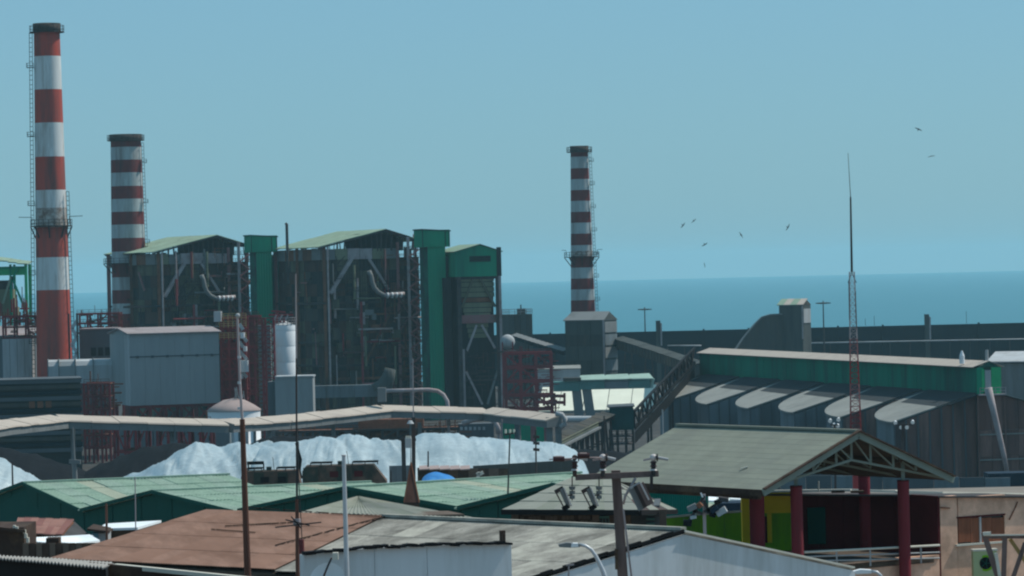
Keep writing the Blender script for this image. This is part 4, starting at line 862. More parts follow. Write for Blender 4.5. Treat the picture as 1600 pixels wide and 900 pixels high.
# ================================================================ BIG GREEN-TOPPED SHED
R1 = V((43.8, 860, 0)); R2 = V((87.5, 690, 0)); Ls = (R2 - R1).length
F = Fr(1090, 860, 0); F.O = R1.copy(); F.a = (R2 - R1).normalized(); F.b = V((-F.a.y, F.a.x, 0)); q = F.w   # b points right, away from the bays
t = thing('coal_storage_shed', 'huge storage shed with green ridge gallery, six scalloped bays and stained gable end', 'warehouse', q(Ls / 2, 8, 8))
zg0, zg1 = 24.9, 29.9; zE = 20.0; TIP = -16.6; sl = (zg0 - zE) / 16.6
def rz(tt): return zg0 + sl * tt if tt < 0 else zg0 - sl * max(0, tt - 4.9)
RW = 30.0
mb = MB(); mb.prism([q(Ls, 0, 8), q(Ls, RW, 8), q(Ls, RW, rz(RW) - .4), q(Ls, 4.9, zg0 - .4), q(Ls, 0, zg0 - .4), q(Ls, -5.5, rz(-5.5) - .4), q(Ls, -5.5, 8)], F.a * (-Ls + 3)); mb.v = [p - F.a * 1.2 for p in mb.v]; mb.build('core', m_shedwall, t)
# roof sheets: main slopes
nb = 18
for k in range(nb):
    s0, s1 = 2 + (Ls - 1.2) * k / nb, 2 + (Ls - 1.2) * (k + 1) / nb
    mb = MB(); mb.prism([q(s0, -5.8, rz(-5.8) - .15), q(s1, -5.8, rz(-5.8) - .15), q(s1, 0, zg0 - .15), q(s0, 0, zg0 - .15)], (0, 0, .2)); mb.build('roof_sheet', m_dustshade, t)  # strip beside the gallery, darkened for its shadow and coal dust
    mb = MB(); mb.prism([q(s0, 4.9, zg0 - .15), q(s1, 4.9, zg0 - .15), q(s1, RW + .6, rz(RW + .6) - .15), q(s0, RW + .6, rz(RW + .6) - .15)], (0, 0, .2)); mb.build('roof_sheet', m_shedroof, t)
# scalloped bays
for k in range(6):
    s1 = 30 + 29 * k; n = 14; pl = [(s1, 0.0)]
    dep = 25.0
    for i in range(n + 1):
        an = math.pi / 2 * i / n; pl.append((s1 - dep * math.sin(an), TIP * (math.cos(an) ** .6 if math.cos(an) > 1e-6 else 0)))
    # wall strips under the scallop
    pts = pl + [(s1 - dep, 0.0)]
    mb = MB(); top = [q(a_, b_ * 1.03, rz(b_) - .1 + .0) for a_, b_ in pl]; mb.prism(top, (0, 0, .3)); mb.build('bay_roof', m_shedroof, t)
    mb = MB(); mb.prism([q(s1 + .2, -8.0, rz(-8.0) + .22), q(s1 - dep * .84, -7.4, rz(-7.4) + .22), q(s1 - dep, -.05, rz(0) + .22), q(s1 + .2, -.05, rz(0) + .22)], (0, 0, .05)); mb.build('dust_shade_sheet', m_dustshade, t)  # dark overlay paints the gallery's shadow further down the bay, with coal dust
    for i in range(len(pl) - 1):
        (a0, t0), (a1, t1) = pl[i], pl[i + 1]
        if i == 0: continue
        mb = MB(); mb.prism([q(a0, t0, 8), q(a1, t1, 8), q(a1, t1, rz(t1) - .15), q(a0, t0, rz(t0) - .15)], F.a * -.15); mb.build('curved_wall_panel', m_shedwall, t)
    m = 7
    for i in range(m):
        ta, tb = TIP * i / m, TIP * (i + 1) / m
        mat = [m_shedwall, m_shedwall, m_shedwall, m_shedwall, m_shedrust2, m_shedrust][k] if not (k == 5 and i % 3 == 1) else m_shedrust2
        mb = MB(); mb.prism([q(s1, ta - .04, 8), q(s1, tb + .04, 8), q(s1, tb + .04, rz(tb) - .2), q(s1, ta - .04, rz(ta) - .2)], F.a * (-.15 - .05 * (i % 2))); mb.build('gable_wall_panel', mat, t)
        mb = MB(); mb.beam(q(s1 + .1, tb, 8), q(s1 + .1, tb, rz(tb) - .2), .28); mb.build('seam_post', m_dkgrey, t)
# gable end of the right part, rust stained panels in two lifts
n = 11
for i in range(n):
    ta, tb = RW * i / n, RW * (i + 1) / n
    for j in range(3):
        lo = 8 + j * 5; hi = min(lo + 5, 99) if j < 2 else 99
        za, zb = min(hi, rz(ta) - .3), min(hi, rz(tb) - .3)
        mb = MB(); mb.prism([q(Ls + .02, ta + .03, lo + .05), q(Ls + .02, tb - .03, lo + .05), q(Ls + .02, tb - .03, zb), q(Ls + .02, ta + .03, za)], F.a * (.15 + .08 * ((i + j) % 2))); mb.build('gable_end_panel', [m_shedrust, m_shedrust2, m_shedrust][(i * 2 + j) % 3], t)
for i in range(0, n + 1, 2):
    tt = RW * i / n; mb = MB(); mb.beam(q(Ls + .35, tt, 8), q(Ls + .35, tt, rz(tt) - .3), .35); mb.build('buttress', m_shedrust2, t)
for z in (12.4, 17.2): mb = MB(); mb.beam(q(Ls + .3, 0, z), q(Ls + .3, RW, z), .25); mb.build('ledge', m_shedroof, t)
for k in range(3): mb = MB(); mb.box(F, Ls + .3, Ls + .9, 16, 24, 15.3 + k * 1.7, 15.5 + k * 1.7); mb.build('pale_ledge', m_shedroof, t)
# ridge gallery
ng = 22
for i in range(ng):
    a_, b_ = Ls * i / ng, Ls * (i + 1) / ng - .06
    mb = MB(); mb.box(F, a_, b_, -.02 - .05 * (i % 2), .3, zg0 - .4, zg1); mb.build('green_panel', m_greenshed, t)
    mb = MB(); mb.prism([q(a_, -.8, zg1 + .05), q(b_ + .06, -.8, zg1 + .05), q(b_ + .06, 2.6, zg1 + 1.15), q(a_, 2.6, zg1 + 1.15)], (0, 0, .12)); mb.build('gallery_roof_sheet', m_beige, t)
    mb = MB(); mb.prism([q(a_, 5.7, zg1 + .05), q(b_ + .06, 5.7, zg1 + .05), q(b_ + .06, 2.6, zg1 + 1.15), q(a_, 2.6, zg1 + 1.15)], (0, 0, .12)); mb.build('gallery_roof_sheet', m_beige, t)
mb = MB(); mb.box(F, .2, Ls - .2, .3, 4.9, zg0 - 1, zg1); mb.build('gallery_core', m_greendark, t)
mb = MB(); mb.prism([q(Ls, 0, zg1), q(Ls, 4.9, zg1), q(Ls, 2.5, zg1 + 1.0)], F.a * .2); mb.build('gallery_gable', m_greendark, t)
mb = MB(); mb.box(F, Ls, Ls + .2, .0, 1.3, zg0, zg1); mb.build('green_end_panel', m_green, t)
mb = MB(); mb.box(F, Ls, Ls + .2, 2.9, 4.9, zg0, zg1); mb.build('green_end_panel', m_greenlit, t)
mb = MB(); mb.box(F, Ls, Ls + .35, .9, 1.5, zg0 + .4, zg1 - .3); mb.build('bright_shutter', m_greenlit, t)
mb = MB(); mb.box(F, Ls, Ls + .3, 1.6, 2.8, zg0 + .2, zg1 - .5); mb.build('pale_door', m_lightgrey, t)
mb = MB(); rail(mb, [q(Ls + 1.6, 0, zg0), q(Ls + 1.6, 5.2, zg0)], 1.2, .12, 1.0); mb.box(F, Ls, Ls + 1.8, 0, 5.2, zg0 - .25, zg0); mb.build('landing', m_palesteel, t)
mb = MB(); c = q(Ls - 2, 3, zg1 + .7); mb.cyl(c, c + V((0, 0, 2.6)), .35, .3, 10); mb.build('roof_vent', m_lightgrey, t)
mb = MB(); c = P(1503, 556, 697); mb.cyl(c - V((0, 0, 1.5)), c, .5, .5, 10); mb.cyl(c, c + V((0, 0, 1.0)), .5, .15, 10); mb.build('white_roof_vent', m_white, t)
# diagonal chute down the gable end
F2 = Fr(1540, 684, 0); mb = MB(); mb.tube([F2.p(1544, 606), F2.p(1552, 640), F2.p(1566, 700), F2.p(1574, 740)], [.75, .6, .5, .45], 8); mb.build('discharge_chute', m_palesteel, t)
# neighbour roof at far right
F = Fr(1538, 760, -15); q = F.w; t = thing('neighbour_warehouse', 'pale roofed warehouse cut by the right edge behind the big shed', 'warehouse', q(12, 5, 8)); fz = lambda y: F.hit(1575, y)[1]
mb = MB(); mb.box(F, 1, 40, 0, 30, 8, fz(568)); mb.build('wall', m_shedwall, t)
for i in range(5): mb = MB(); mb.prism([q(.5 + 8 * i, -1, fz(566)), q(8.4 + 8 * i, -1, fz(566)), q(8.4 + 8 * i, 14, fz(553)), q(.5 + 8 * i, 14, fz(553))], (0, 0, .2)); mb.build('roof_sheet', m_lightgrey, t)
# boxes at the foot of the shed gable
F = Fr(1545, 600, 0); mb = MB(); mb.pbox(F, 1545, 739, 1640, 790, 0, 6, zb=gz(600)); o = mb.build('navy_tank', m_navy); t = tag(o, 'navy blue box container at right edge below the stained gable', 'container')
for k in range(6): mb = MB(); mb.pbox(F, 1546 + 9 * k, 741, 1548 + 9 * k, 790, -.15, 0, zb=gz(600)); mb.build('rib', m_navy, o)
F = Fr(1190, 570, 0); t = thing('perimeter_wall', 'pale grey perimeter wall under the stained shed', 'wall', F.w(15, 0, gz(570)))
for k in range(10): mb = MB(); mb.pbox(F, 1180 + 40 * k, 742 + .5 * k, 1219 + 40 * k, 790, 0, .4, zb=gz(570)); mb.build('wall_panel', m_shedwall if k % 2 else m_dkgrey, t)

# ================================================================ LONG CONVEYOR GALLERY ACROSS THE MIDDLE
pts = [(-60, 666, 560), (0, 657, 590), (92, 648, 625), (350, 655, 640), (440, 650, 655), (600, 633, 690), (760, 637, 700), (868, 648, 680)]
gp = [P(*p) for p in pts]; c0 = gp[3]
t = thing('long_conveyor_gallery', 'long beige roofed conveyor gallery crossing the whole left half above the silver heaps', 'conveyor', (c0.x, c0.y, gz(640)))
for (p, r_) in zip(gp, gp[1:]):
    d = r_ - p; h = V((d.x, d.y, 0)).normalized(); s = V((h.y, -h.x, 0)); s = -s if s.y > 0 else s
    n = max(2, int(d.length / 5))
    for i in range(n):
        a_, b_ = p.lerp(r_, i / n), p.lerp(r_, (i + 1) / n - .002); gap = V((0, 0, random.Random(i).uniform(-.05, .05)))
        mb = MB(); mb.prism([a_ - s * 1.5 + gap, a_ + s * 2.2 - V((0, 0, .9)) + gap, a_ + s * 2.3 - V((0, 0, 1.15)) + gap, a_ - s * 1.5 - V((0, 0, .3)) + gap], b_ - a_); mb.build('roof_sheet', m_beige, t)
        mb = MB(); mb.prism([a_ + s * 2.0 - V((0, 0, 1.1)), a_ + s * 2.0 - V((0, 0, 2.35)), a_ - s * 1.4 - V((0, 0, 2.35)), a_ - s * 1.4 - V((0, 0, .5))], b_ - a_); mb.build('side_panel', m_gallery, t)
for (x, D_, y) in ((113, 628, 640), (268, 636, 640), (420, 650, 640), (642, 694, 640), (655, 694, 640), (520, 672, 640)):
    mb = MB(); a_ = P(x, y, D_); mb.beam((a_.x, a_.y, gz(D_)), (a_.x, a_.y, P(x, 660, D_).z), .7, .9); mb.build('support_column', m_gallery, t)
for x in (858, 872): mb = MB(); a_ = P(x, 652, 681); mb.beam((a_.x, a_.y, gz(681)), a_, 1.2, 1.0); mb.build('end_column', m_gallery, t)
mb = MB(); mb.tube([P(x, y, 679) for x, y in ((868, 646), (878, 648), (883, 655), (882, 663), (876, 668))], .5, 8); mb.build('bent_pipe', m_lightgrey, t)
mb = MB(); mb.pbox(Fr(592, 688, 0), 590, 606, 603, 628, -1, 1); mb.build('drive_head', m_gallery, t)
t = thing('arched_pipe', 'pale pipe arching over the long conveyor in front of the green tower', 'pipe', V((P(700, 650, 700).x, 700, gz(700))))
mb = MB(); mb.tube([P(x, y, 700) for x, y in ((600, 611), (640, 610), (670, 609), (684, 611), (693, 617), (699, 627), (700, 640), (701, 665))], .4, 8); mb.build('pipe', m_palesteel, t)
mb = MB(); a_ = P(701, 665, 700); mb.beam((a_.x, a_.y, gz(700)), a_, .5); mb.build('leg', m_palesteel, t)
t = thing('arched_duct', 'grey arched duct below the long conveyor gallery', 'duct', V((P(750, 680, 760).x, 760, gz(760))))
mb = MB(); mb.tube([P(x, y, 760) for x, y in ((722, 662), (738, 656), (750, 654), (765, 654), (774, 660), (778, 668), (779, 678))], .55, 8); mb.build('duct', m_palesteel, t); mb = MB(); a_ = P(779, 678, 760); mb.beam((a_.x, a_.y, gz(760)), a_, .5); mb.build('leg', m_palesteel, t)
F = Fr(718, 780, 0); t = thing('row_building', 'low grey block with a row of small pale windows under the conveyor', 'building', F.w(4, 3, gz(780))); mb = MB(); mb.pbox(F, 716, 662, 772, 700, 0, 6, zb=gz(780)); mb.build('wall', m_dkgrey, t)
for k in range(6): mb = MB(); mb.pbox(F, 719 + 7 * k, 667, 723 + 7 * k, 672, -.1, .1); mb.build('window', m_lightgrey, t)
F = Fr(785, 800, 0); t = thing('green_block', 'low green and brown striped block under the right end of the conveyor', 'building', F.w(6, 3, gz(800)))
for k, (a_, b_, m) in enumerate(((784, 804, m_green), (804, 813, m_dkgrey), (813, 829, m_green), (829, 838, m_pink), (838, 850, m_green), (850, 860, m_pink))): mb = MB(); mb.pbox(F, a_, 652, b_, 700, .1 * (k % 2), 6, zb=gz(800)); mb.build('wall_bay', m, t)
for k in range(2): mb = MB(); a_ = P((784, 812)[k], 655, 690); mb.cyl((a_.x, a_.y, gz(690)), a_, .2, n=6); tag(mb.build('standpipe', m_palesteel), ('thin pale standpipe left of the green and brown block', 'thin pale standpipe in front of the green and brown block')[k], 'pipe')
rack('pipe_yard', 'shadowed pipe yard beneath the middle of the conveyor gallery', 430, 716, 672, 700, 760, 8, 12, 2, m_steel, 160, 41)
F = Fr(450, 765, 0); mb = MB(); mb.pbox(F, 560, 655, 662, 700, 0, 5, zb=gz(765)); tag(mb.build('brown_block', m_rust), 'brown block in shadow under the conveyor, left of the green tower foot', 'building')
F = Fr(440, 775, 0); mb = MB(); mb.pbox(F, 415, 655, 560, 700, 0, 5, zb=gz(775)); tag(mb.build('dark_block', m_dkgrey), 'dark grey block in shadow under the conveyor, right of the low tank', 'building')

# ================================================================ HEAPS
def heap(name, label, cat, prof, D0, D1, zb, mat, seed, wrk=0.35, fine=0.12, nv=26, kind=None, flat=.55):
    """prof: list of (px, py) silhouette; crest at mid depth, front foot at D0."""
    x0, x1 = prof[0][0], prof[-1][0]; nu = max(30, int((x1 - x0) / 2)); mb = MB(); Dm = D0 + (D1 - D0) * flat
    def top(px):
        for (a_, ya), (b_, yb) in zip(prof, prof[1:]):
            if px <= b_: f = (px - a_) / (b_ - a_); f = f * f * (3 - 2 * f) * .5 + f * .5; return ya + (yb - ya) * f
        return prof[-1][1]
    for j in range(nv + 1):
        f = j / nv
        for i in range(nu + 1):
            px = x0 + (x1 - x0) * i / nu; pc = P(px, top(px), Dm); y = D0 + (D1 - D0) * f
            x = pc.x + (px - (x0 + x1) / 2) * 0.0
            H = pc.z - zb; g_ = f / flat if f < flat else (1 - f) / (1 - flat)
            sh = max(0.0, math.sin(g_ * math.pi / 2)) ** 1.15
            wv = abs(noise.noise(V((x * .28 + y * .05 + seed, y * .05, seed)))) * wrk * 2 + abs(noise.noise(V((x * 1.1 + y * .25, y * .07 + x * .03, seed + 9)))) * wrk * 2.4 * max(0.1, noise.noise(V((x * .13, y * .1, seed + 3))) + .35) + noise.noise(V((x * .9, y * .5, seed))) * fine
            if wrk > .21: xx = x + 1.3 * noise.noise(V((x * .2, y * .2, seed + 5))) + (y - D0) * .12 * math.sin(x * .35 + seed); wv += (.5 - abs(noise.noise(V((xx * 1.9, y * .045, seed + 2))))) * .4 * max(0.15, .45 + noise.noise(V((x * .22, y * .18, seed + 7))) * 1.2)
            z = zb - 1 + (H + 1) * sh + (wv - wrk * .8) * min(1, g_ * 3) * (1 if H > 1.5 else .3)
            mb.v.append(V((x, y, z)))
    for j in range(nv):
        for i in range(nu): a_ = j * (nu + 1) + i; mb.face((a_, a_ + 1, a_ + nu + 2, a_ + nu + 1), True)
    o = mb.build(name, mat); return tag(o, label, cat)
heap('coal_heap', 'black coal heap directly behind the left end of the silver sheeting', 'coal heap', [(70, 758), (120, 742), (160, 724), (190, 712), (225, 700), (255, 695), (275, 692), (330, 698), (420, 720), (470, 745)], 500, 560, 19.5, m_coal, 3, .2, .08)
heap('coal_heap', 'black coal heap rising left of the lamp post at the left edge', 'coal heap', [(-90, 700), (0, 700), (50, 710), (100, 725), (150, 745), (205, 757)], 495, 550, 19.5, m_coal, 5, .2, .08)
heap('coal_heap', 'long low black coal bank behind the silver tarpaulins', 'coal heap', [(360, 700), (430, 682), (520, 680), (600, 686), (680, 700), (760, 690), (850, 698), (960, 705), (1060, 715), (1200, 730)], 545, 600, 13.5, m_coal, 7, .2, .08)
heap('tarpaulin_heap', 'small sunlit silver sheeted heap at the left edge', 'covered heap', [(-80, 700), (0, 716), (20, 727), (40, 740), (66, 756), (80, 768)], 430, 470, 22.5, m_tarp, 13, .3, .15, 34)
heap('tarpaulin_heap', 'steep crinkled silver sheeted heap with pointed crest at left', 'covered heap', [(180, 752), (214, 738), (250, 722), (280, 704), (300, 694), (312, 690), (330, 694), (352, 698), (380, 695), (430, 694), (450, 700), (480, 740)], 440, 500, 21.5, m_tarp, 17, .45, .18, 46)
heap('tarpaulin_heap', 'crinkled middle silver sheeted heap behind the camouflaged vehicles', 'covered heap', [(385, 735), (410, 697), (440, 690), (480, 685), (520, 682), (550, 685), (580, 688), (605, 687), (640, 690), (670, 715), (690, 745)], 436, 496, 21.5, m_tarp, 21, .45, .18, 46)
heap('tarpaulin_heap', 'tallest rounded silver sheeted heap right of the twin poles', 'covered heap', [(580, 740), (610, 692), (640, 684), (660, 678), (690, 676), (715, 678), (735, 686), (790, 690), (820, 720), (840, 745)], 440, 506, 21.5, m_tarp, 25, .28, .1, 40)
heap('tarpaulin_heap', 'flat topped silver sheeted heap tapering off at its right end', 'covered heap', [(700, 730), (735, 686), (760, 684), (790, 687), (830, 690), (862, 690), (880, 696), (900, 706), (912, 722), (925, 748)], 446, 510, 21.5, m_tarp, 29, .22, .08, 40)
# ================================================================ VEHICLES, WALLS, TARPS NEAR THE HEAPS
def camo(px0, px1, ytop, ybot, D, label, seed, slope_right):
    F = Fr(px0, D, 0); q = F.w; U = F.hit(px1, ybot)[0]; z1 = F.hit((px0 + px1) / 2, ytop)[1]; zf = F.hit((px0 + px1) / 2, ybot)[1]; z0 = gz(D); H = z1 - z0
    t = thing('camouflaged_vehicle', label, 'military vehicle', q(U / 2, 1.5, z0), 'camouflaged vehicles by the silver heaps'); rr = random.Random(seed)
    sl = 1.2 if slope_right else .3
    def quad(u0, u1, a_, b_, s0=0, s1=0): return [q(u0, 0, a_), q(u1, 0, a_), q(u1 - s1, 0, b_), q(u0 + s0, 0, b_)]
    mb = MB(); mb.prism([q(0, 0, z0 + .7), q(U, 0, z0 + .7), q(U, 0, z0 + H * .55), q(U - sl, 0, z1), q(.35, 0, z1), q(0, 0, z1 - .5)], F.b * 2.6); mb.build('body', m_camoB, t)
    n = 5
    for i in range(n):
        u0, u1 = U * i / n + .1, U * (i + 1) / n - .1
        mb = MB(); mb.box(F, u0, min(u1, U - sl - .1), -.07, 0, z1 - H * .42 + .1 * (i % 2), z1 - .15); mb.build('upper_panel', m_camoG if i % 2 == seed % 2 else m_camoB, t)
    for f in (.33, .62):
        mb = MB(); mb.box(F, U * f, U * f + .8, -.12, -.02, z1 - 1.1, z1 - .55); mb.build('window_hatch', m_maroon if slope_right else m_black, t)
    for f in (.12, .3, .7, .88):
        mb = MB(); c = q(U * f, -.1, z0 + .55); mb.cyl(c, c + V((0, .4, 0)), .55, n=16); w_ = mb.build('wheel', m_black, t); mb = MB(); mb.cyl(c - V((0, .04, 0)), c, .25, n=12); mb.build('hub', m_camoG, w_)
    mb = MB()
    for f0, f1 in ((.1, .35), (.6, .9)):
        mb.beam(q(U * f0, .3, z1 + .25), q(U * f1, .3, z1 + .25), .12); mb.beam(q(U * f0, 2, z1 + .25), q(U * f1, 2, z1 + .25), .12)
        for f in (f0, (f0 + f1) / 2, f1): mb.beam(q(U * f, .3, z1), q(U * f, .3, z1 + .25), .08); mb.beam(q(U * f, .3, z1 + .25), q(U * f, 2, z1 + .25), .08)
    mb.build('roof_rack', m_black, t)
    mb = MB(); mb.box(F, U * .42, U * .5, .8, 1.6, z1, z1 + .35); mb.build('roof_hatch', m_camoG, t)
    mb = MB(); mb.beam(q(U * .55, 1, z1), q(U * .53, 1, z1 + 1.3), .05); mb.build('whip_aerial', m_black, t)
camo(372, 470, 736, 762, 350, 'left camouflaged vehicle below the silver heap, brown with dark patches', 3, False)
camo(468, 604, 727, 770, 345, 'longest camouflaged vehicle, its sloping nose towards the pale block wall', 4, True)
F = Fr(388, 352, 0); mb = MB(); t = thing('roof_bench_frame', 'small dark gantry frame standing at the left camouflaged vehicle', 'frame', P(400, 760, 352))
mb = MB(); mb.pbox(F, 386, 721, 412, 726, 0, .4); mb.build('crossbar', m_black, t)
for x in (387, 411): mb = MB(); mb.pbox(F, x, 724, x + 2, 740, 0, .2, zb=gz(352)); mb.build('post', m_black, t)
def blockwall(name, label, px0, px1, yt0, yt1, D, mat, mats, n, rows=4, th=.3):
    F = Fr(px0, D, 0); q = F.w; U = F.hit(px1, yt1)[0]; za, zb = F.hit(px0, yt0)[1], F.hit(px1, yt1)[1]; z0 = gz(D) - .2
    t = thing(name, label, 'wall', q(U / 2, 0, z0)); 
    mb = MB(); mb.prism([q(0, .03, z0), q(U, .03, z0), q(U, .03, zb - .03), q(0, .03, za - .03)], F.b * th); mb.build('wall_core', mat, t)
    for j in range(rows):
        for i in range(n):
            f0, f1 = i / n, (i + 1) / n; w0, w1 = z0 + (za - z0) * j / rows, z0 + (za - z0) * (j + 1) / rows
            v0, v1 = z0 + (zb - z0) * j / rows, z0 + (zb - z0) * (j + 1) / rows
            mb = MB(); mb.prism([q(U * f0 + .02, 0, w0 + (v0 - w0) * f0 + .02), q(U * f1 - .02, 0, w0 + (v0 - w0) * f1 + .02), q(U * f1 - .02, 0, w1 + (v1 - w1) * f1), q(U * f0 + .02, 0, w1 + (v1 - w1) * f0)], F.b * .04); mb.build('wall_slab', mats[(i * 3 + j) % len(mats)], t)
    return t
blockwall('block_wall', 'long grey slab wall below the flat topped silver heap', 735, 900, 728, 718, 415, m_dkgrey, [m_shedwall, m_dkgrey, m_tower], 14, 3)
blockwall('block_wall', 'short blue grey slab wall just right of the camouflaged vehicles', 604, 640, 728, 727, 410, m_dkgrey, [m_shedwall], 3, 3)
blockwall('brown_wall', 'brown rendered wall behind the blue tarpaulin', 648, 795, 731, 732, 400, m_brown, [m_block, m_brown], 9, 2)
F = Fr(655, 396, 0); mb = MB(); t = thing('pink_sheet_roof', 'strip of pinkish sheet roof on top of the brown wall', 'roof', P(690, 732, 396))
for k in range(5): mb = MB(); x = 655 + 16 * k; mb.prism([P(x, 735, 396), P(x + 15.6, 734, 396), P(x + 15, 728.5, 404), P(x, 729.5, 404)], (0, 0, .12)); mb.build('roof_sheet', m_pinkroof, t)
mb = MB(); n = 14
c0 = P(688, 757, 372)
for j in range(9):
    for i in range(n + 1):
        px = 656 + 64 * i / n; top = 757 - 19 * math.sin(math.pi * (i / n) ** .75) ** .7; f = j / 8; y = 366 + 10 * f; p = P(px, 760 + (top - 760) * math.sin(math.pi * min(1, f * 1.0)), y); p.z = max(p.z, 28.6) + noise.noise(p * .8) * .15; mb.v.append(p)
for j in range(8):
    for i in range(n): a_ = j * (n + 1) + i; mb.face((a_, a_ + 1, a_ + n + 2, a_ + n + 1), True)
tag(mb.build('blue_tarpaulin', m_bluetarp), 'bright blue tarpaulin hump behind the green roof', 'tarpaulin')
mb = MB(); F = Fr(745, 380, 0)
for a_, b_, c_, d_ in ((742, 762, 748, 742), (748, 742, 755, 738), (748, 742, 746, 738)): mb.beam(P(a_, b_, 380), P(c_, d_, 380), .35)
tag(mb.build('pale_stump', m_offwhite), 'small pale forked stump beside the brown wall', 'stump')
# ================================================================ GREEN-ROOFED WAREHOUSES
def gshed(label, apex, le, re, L, zb, seed, nsl=5, strip=(3,), dropback=0.0, gab=m_gwall, mats=None):
    A, B_, C = P(*apex), P(*le), P(*re); Vv = V(L); z0 = zb; mats = mats or [m_groof, m_groof, m_groof2]
    t = thing('green_warehouse', label, 'warehouse', (A.x, A.y, z0), 'green roofed warehouses')
    mb = MB(); mb.prism([V((B_.x, B_.y, z0)), V((C.x, C.y, z0)), C - V((0, 0, .12)), A - V((0, 0, .12)), B_ - V((0, 0, .12))], Vv * .995); mb.build('walls', gab, t)
    # gable boards
    n = 10
    for k in range(n):
        f0, f1 = k / n + .002, (k + 1) / n - .002
        def gt(f): p = B_.lerp(A, f * 2) if f < .5 else A.lerp(C, f * 2 - 1); return p
        p0, p1 = gt(f0), gt(f1); o = -Vv.normalized() * (.05 + .03 * (k % 2))
        mb = MB(); mb.prism([V((p0.x, p0.y, z0)) + o, V((p1.x, p1.y, z0)) + o, p1 + o - V((0, 0, .15)), p0 + o - V((0, 0, .15))], o * -.8); mb.build('gable_board', gab, t)
    pk = lambda i, j: m_skyl if i in strip else mats[(i * 7 + j * 3 + seed) % len(mats)]
    e = -Vv.normalized() * .35
    for q0, q1 in ((C, A), (B_, A)):
        d = (q0 - q1) * .03
        sheets(t, 'roof_sheet', q0 + d + e, q0 + d + Vv, q1 + Vv, q1 + e, nsl * 2, 4, mats, 5, .045, .03, .07, 0, seed, pk, 0, .03)
    mb = MB(); mb.beam(A + e + V((0, 0, .09)), A + Vv + V((0, 0, .09)), .35, .12); mb.build('ridge_cap', m_groof2, t)
    for q0, q1 in ((A, C), (A, B_)): mb = MB(); mb.beam(q0 + e * 1.1, q1 + e * 1.1, .08, .25); mb.build('barge_board', m_gwall, t)
    return t
LV = (13.8, 6.2, -.1)
gshed('leftmost green-roofed warehouse, peak near the left edge', (42, 755, 270), (-70, 797, 280), (133, 797, 260), (14.5, 6.5, -.1), 28.5, 1, 6, (3,))
gshed('second green-roofed warehouse, its dark gable above the small white roofs', (245, 768, 251), (133, 797, 259.5), (372, 799, 243), (14.5, 6.5, -.1), 28.5, 2, 6, (8,))
gshed('third green-roofed warehouse, peak just right of the galvanised mast', (547, 762, 234), (380, 797, 242), (721, 793, 226), (15, 6.5, 0.2), 29, 3, 7, (6,))
gshed('rightmost green-roofed warehouse, partly behind the hip-roofed house', (870, 757, 214), (721, 793, 224), (1040, 800, 205), (8, 9, 0.1), 29.5, 4, 6, (4,))
# grey-green low hip between rust roof and green gable
def slab(name, label, cat, pts, zb, mat, wallmat, th=.12):
    """pts: (px,py,D) roof outline; walls below it down to zb."""
    p = [P(*a_) for a_ in pts]; c = sum(p, V((0, 0, 0))) / len(p); t = thing(name, label, cat, (c.x, c.y, zb))
    mb = MB(); mb.prism(p, (0, 0, -th)); mb.build('roof', mat, t)
    mb = MB(); cc = [c + (a_ - c) * .95 for a_ in p]; n = len(mb.v); k = len(cc)
    mb.v = [V((a_.x, a_.y, zb)) for a_ in cc] + [a_ - V((0, 0, th + .02)) for a_ in cc]
    for i in range(k): j = (i + 1) % k; mb.face((i, j, k + j, k + i))
    mb.face(range(k, 2 * k)); mb.build('wall', wallmat, t)
    return t, p
# low grey hip roof
z0 = gz(180); A, B_, C, Dp = P(558, 776, 185), P(470, 800, 172), P(742, 809, 172), P(600, 778, 190)
t = thing('grey_hip_roof', 'low grey green roof between the rusty roof and the third green gable', 'house', (B_.x + 4, 178, z0))
mb = MB(); E = P(700, 800, 175); mb.prism([V((p.x, p.y, z0)) for p in (B_ + V((.5, .3, 0)), C + V((-.5, .3, 0)), E, P(500, 790, 175))], (0, 0, B_.z - z0 - .3)); mb.build('wall', m_block, t)
sheets(t, 'roof_sheet', B_, C, A + (C - B_) * .02, A, 10, 3, [m_hip, m_shingle2], 4, .03, .01, .05, 0, 8)
mb = MB(); mb.prism([A, A + (C - B_) * .02, C, C + V((0, .4, -.1))], (0, 0, -.1)); mb.build('roof_back', m_hip, t)

# ================================================================ SMALL SHEDS AT LEFT
t, p = slab('brown_roofed_shed', 'small shed with dusty red-brown roof below the left green gable', 'shed', [(30, 836, 176), (98, 837, 176), (115, 815, 182), (30, 812, 182)], gz(176), m_rust, m_brown)
A, B_, C, Dd = P(20, 836, 175), P(97, 839, 175), P(116, 814.5, 183), P(28, 812, 183)
sheets(t, 'roof_sheet', A + V((0, 0, .12)), B_ + V((0, 0, .12)), C + V((0, 0, .12)), Dd + V((0, 0, .12)), 8, 2, [M('red brown sheet', (.2, .1, .09), .9, .2, 1.), M('red brown sheet dusty', (.25, .14, .12), .9, .2, 1.)], 4, .03, .02, .04, 0, 4)
mb = MB(); mb.prism([B_, C, P(137, 834, 180)], (0, 0, -.1)); mb.build('dark_side_slope', m_steel, t)
t, p = slab('white_roofed_shed', 'low shed with bright white sheet roof split by a brown chimney block', 'shed', [(40, 848, 165), (118, 849, 165), (156, 844, 168), (140, 835, 174), (60, 840, 174)], gz(165), m_whitesheet, m_block)
A, B_, C, Dd = P(38, 847.5, 164.6), P(116, 850, 164.6), P(146, 838, 174), P(58, 841, 174)
sheets(t, 'roof_sheet', A + V((0, 0, .05)), B_ + V((0, 0, .05)), C + V((0, 0, .05)), Dd + V((0, 0, .05)), 6, 1, [m_whitesheet], 4, .02, .01, .04, 0, 4)
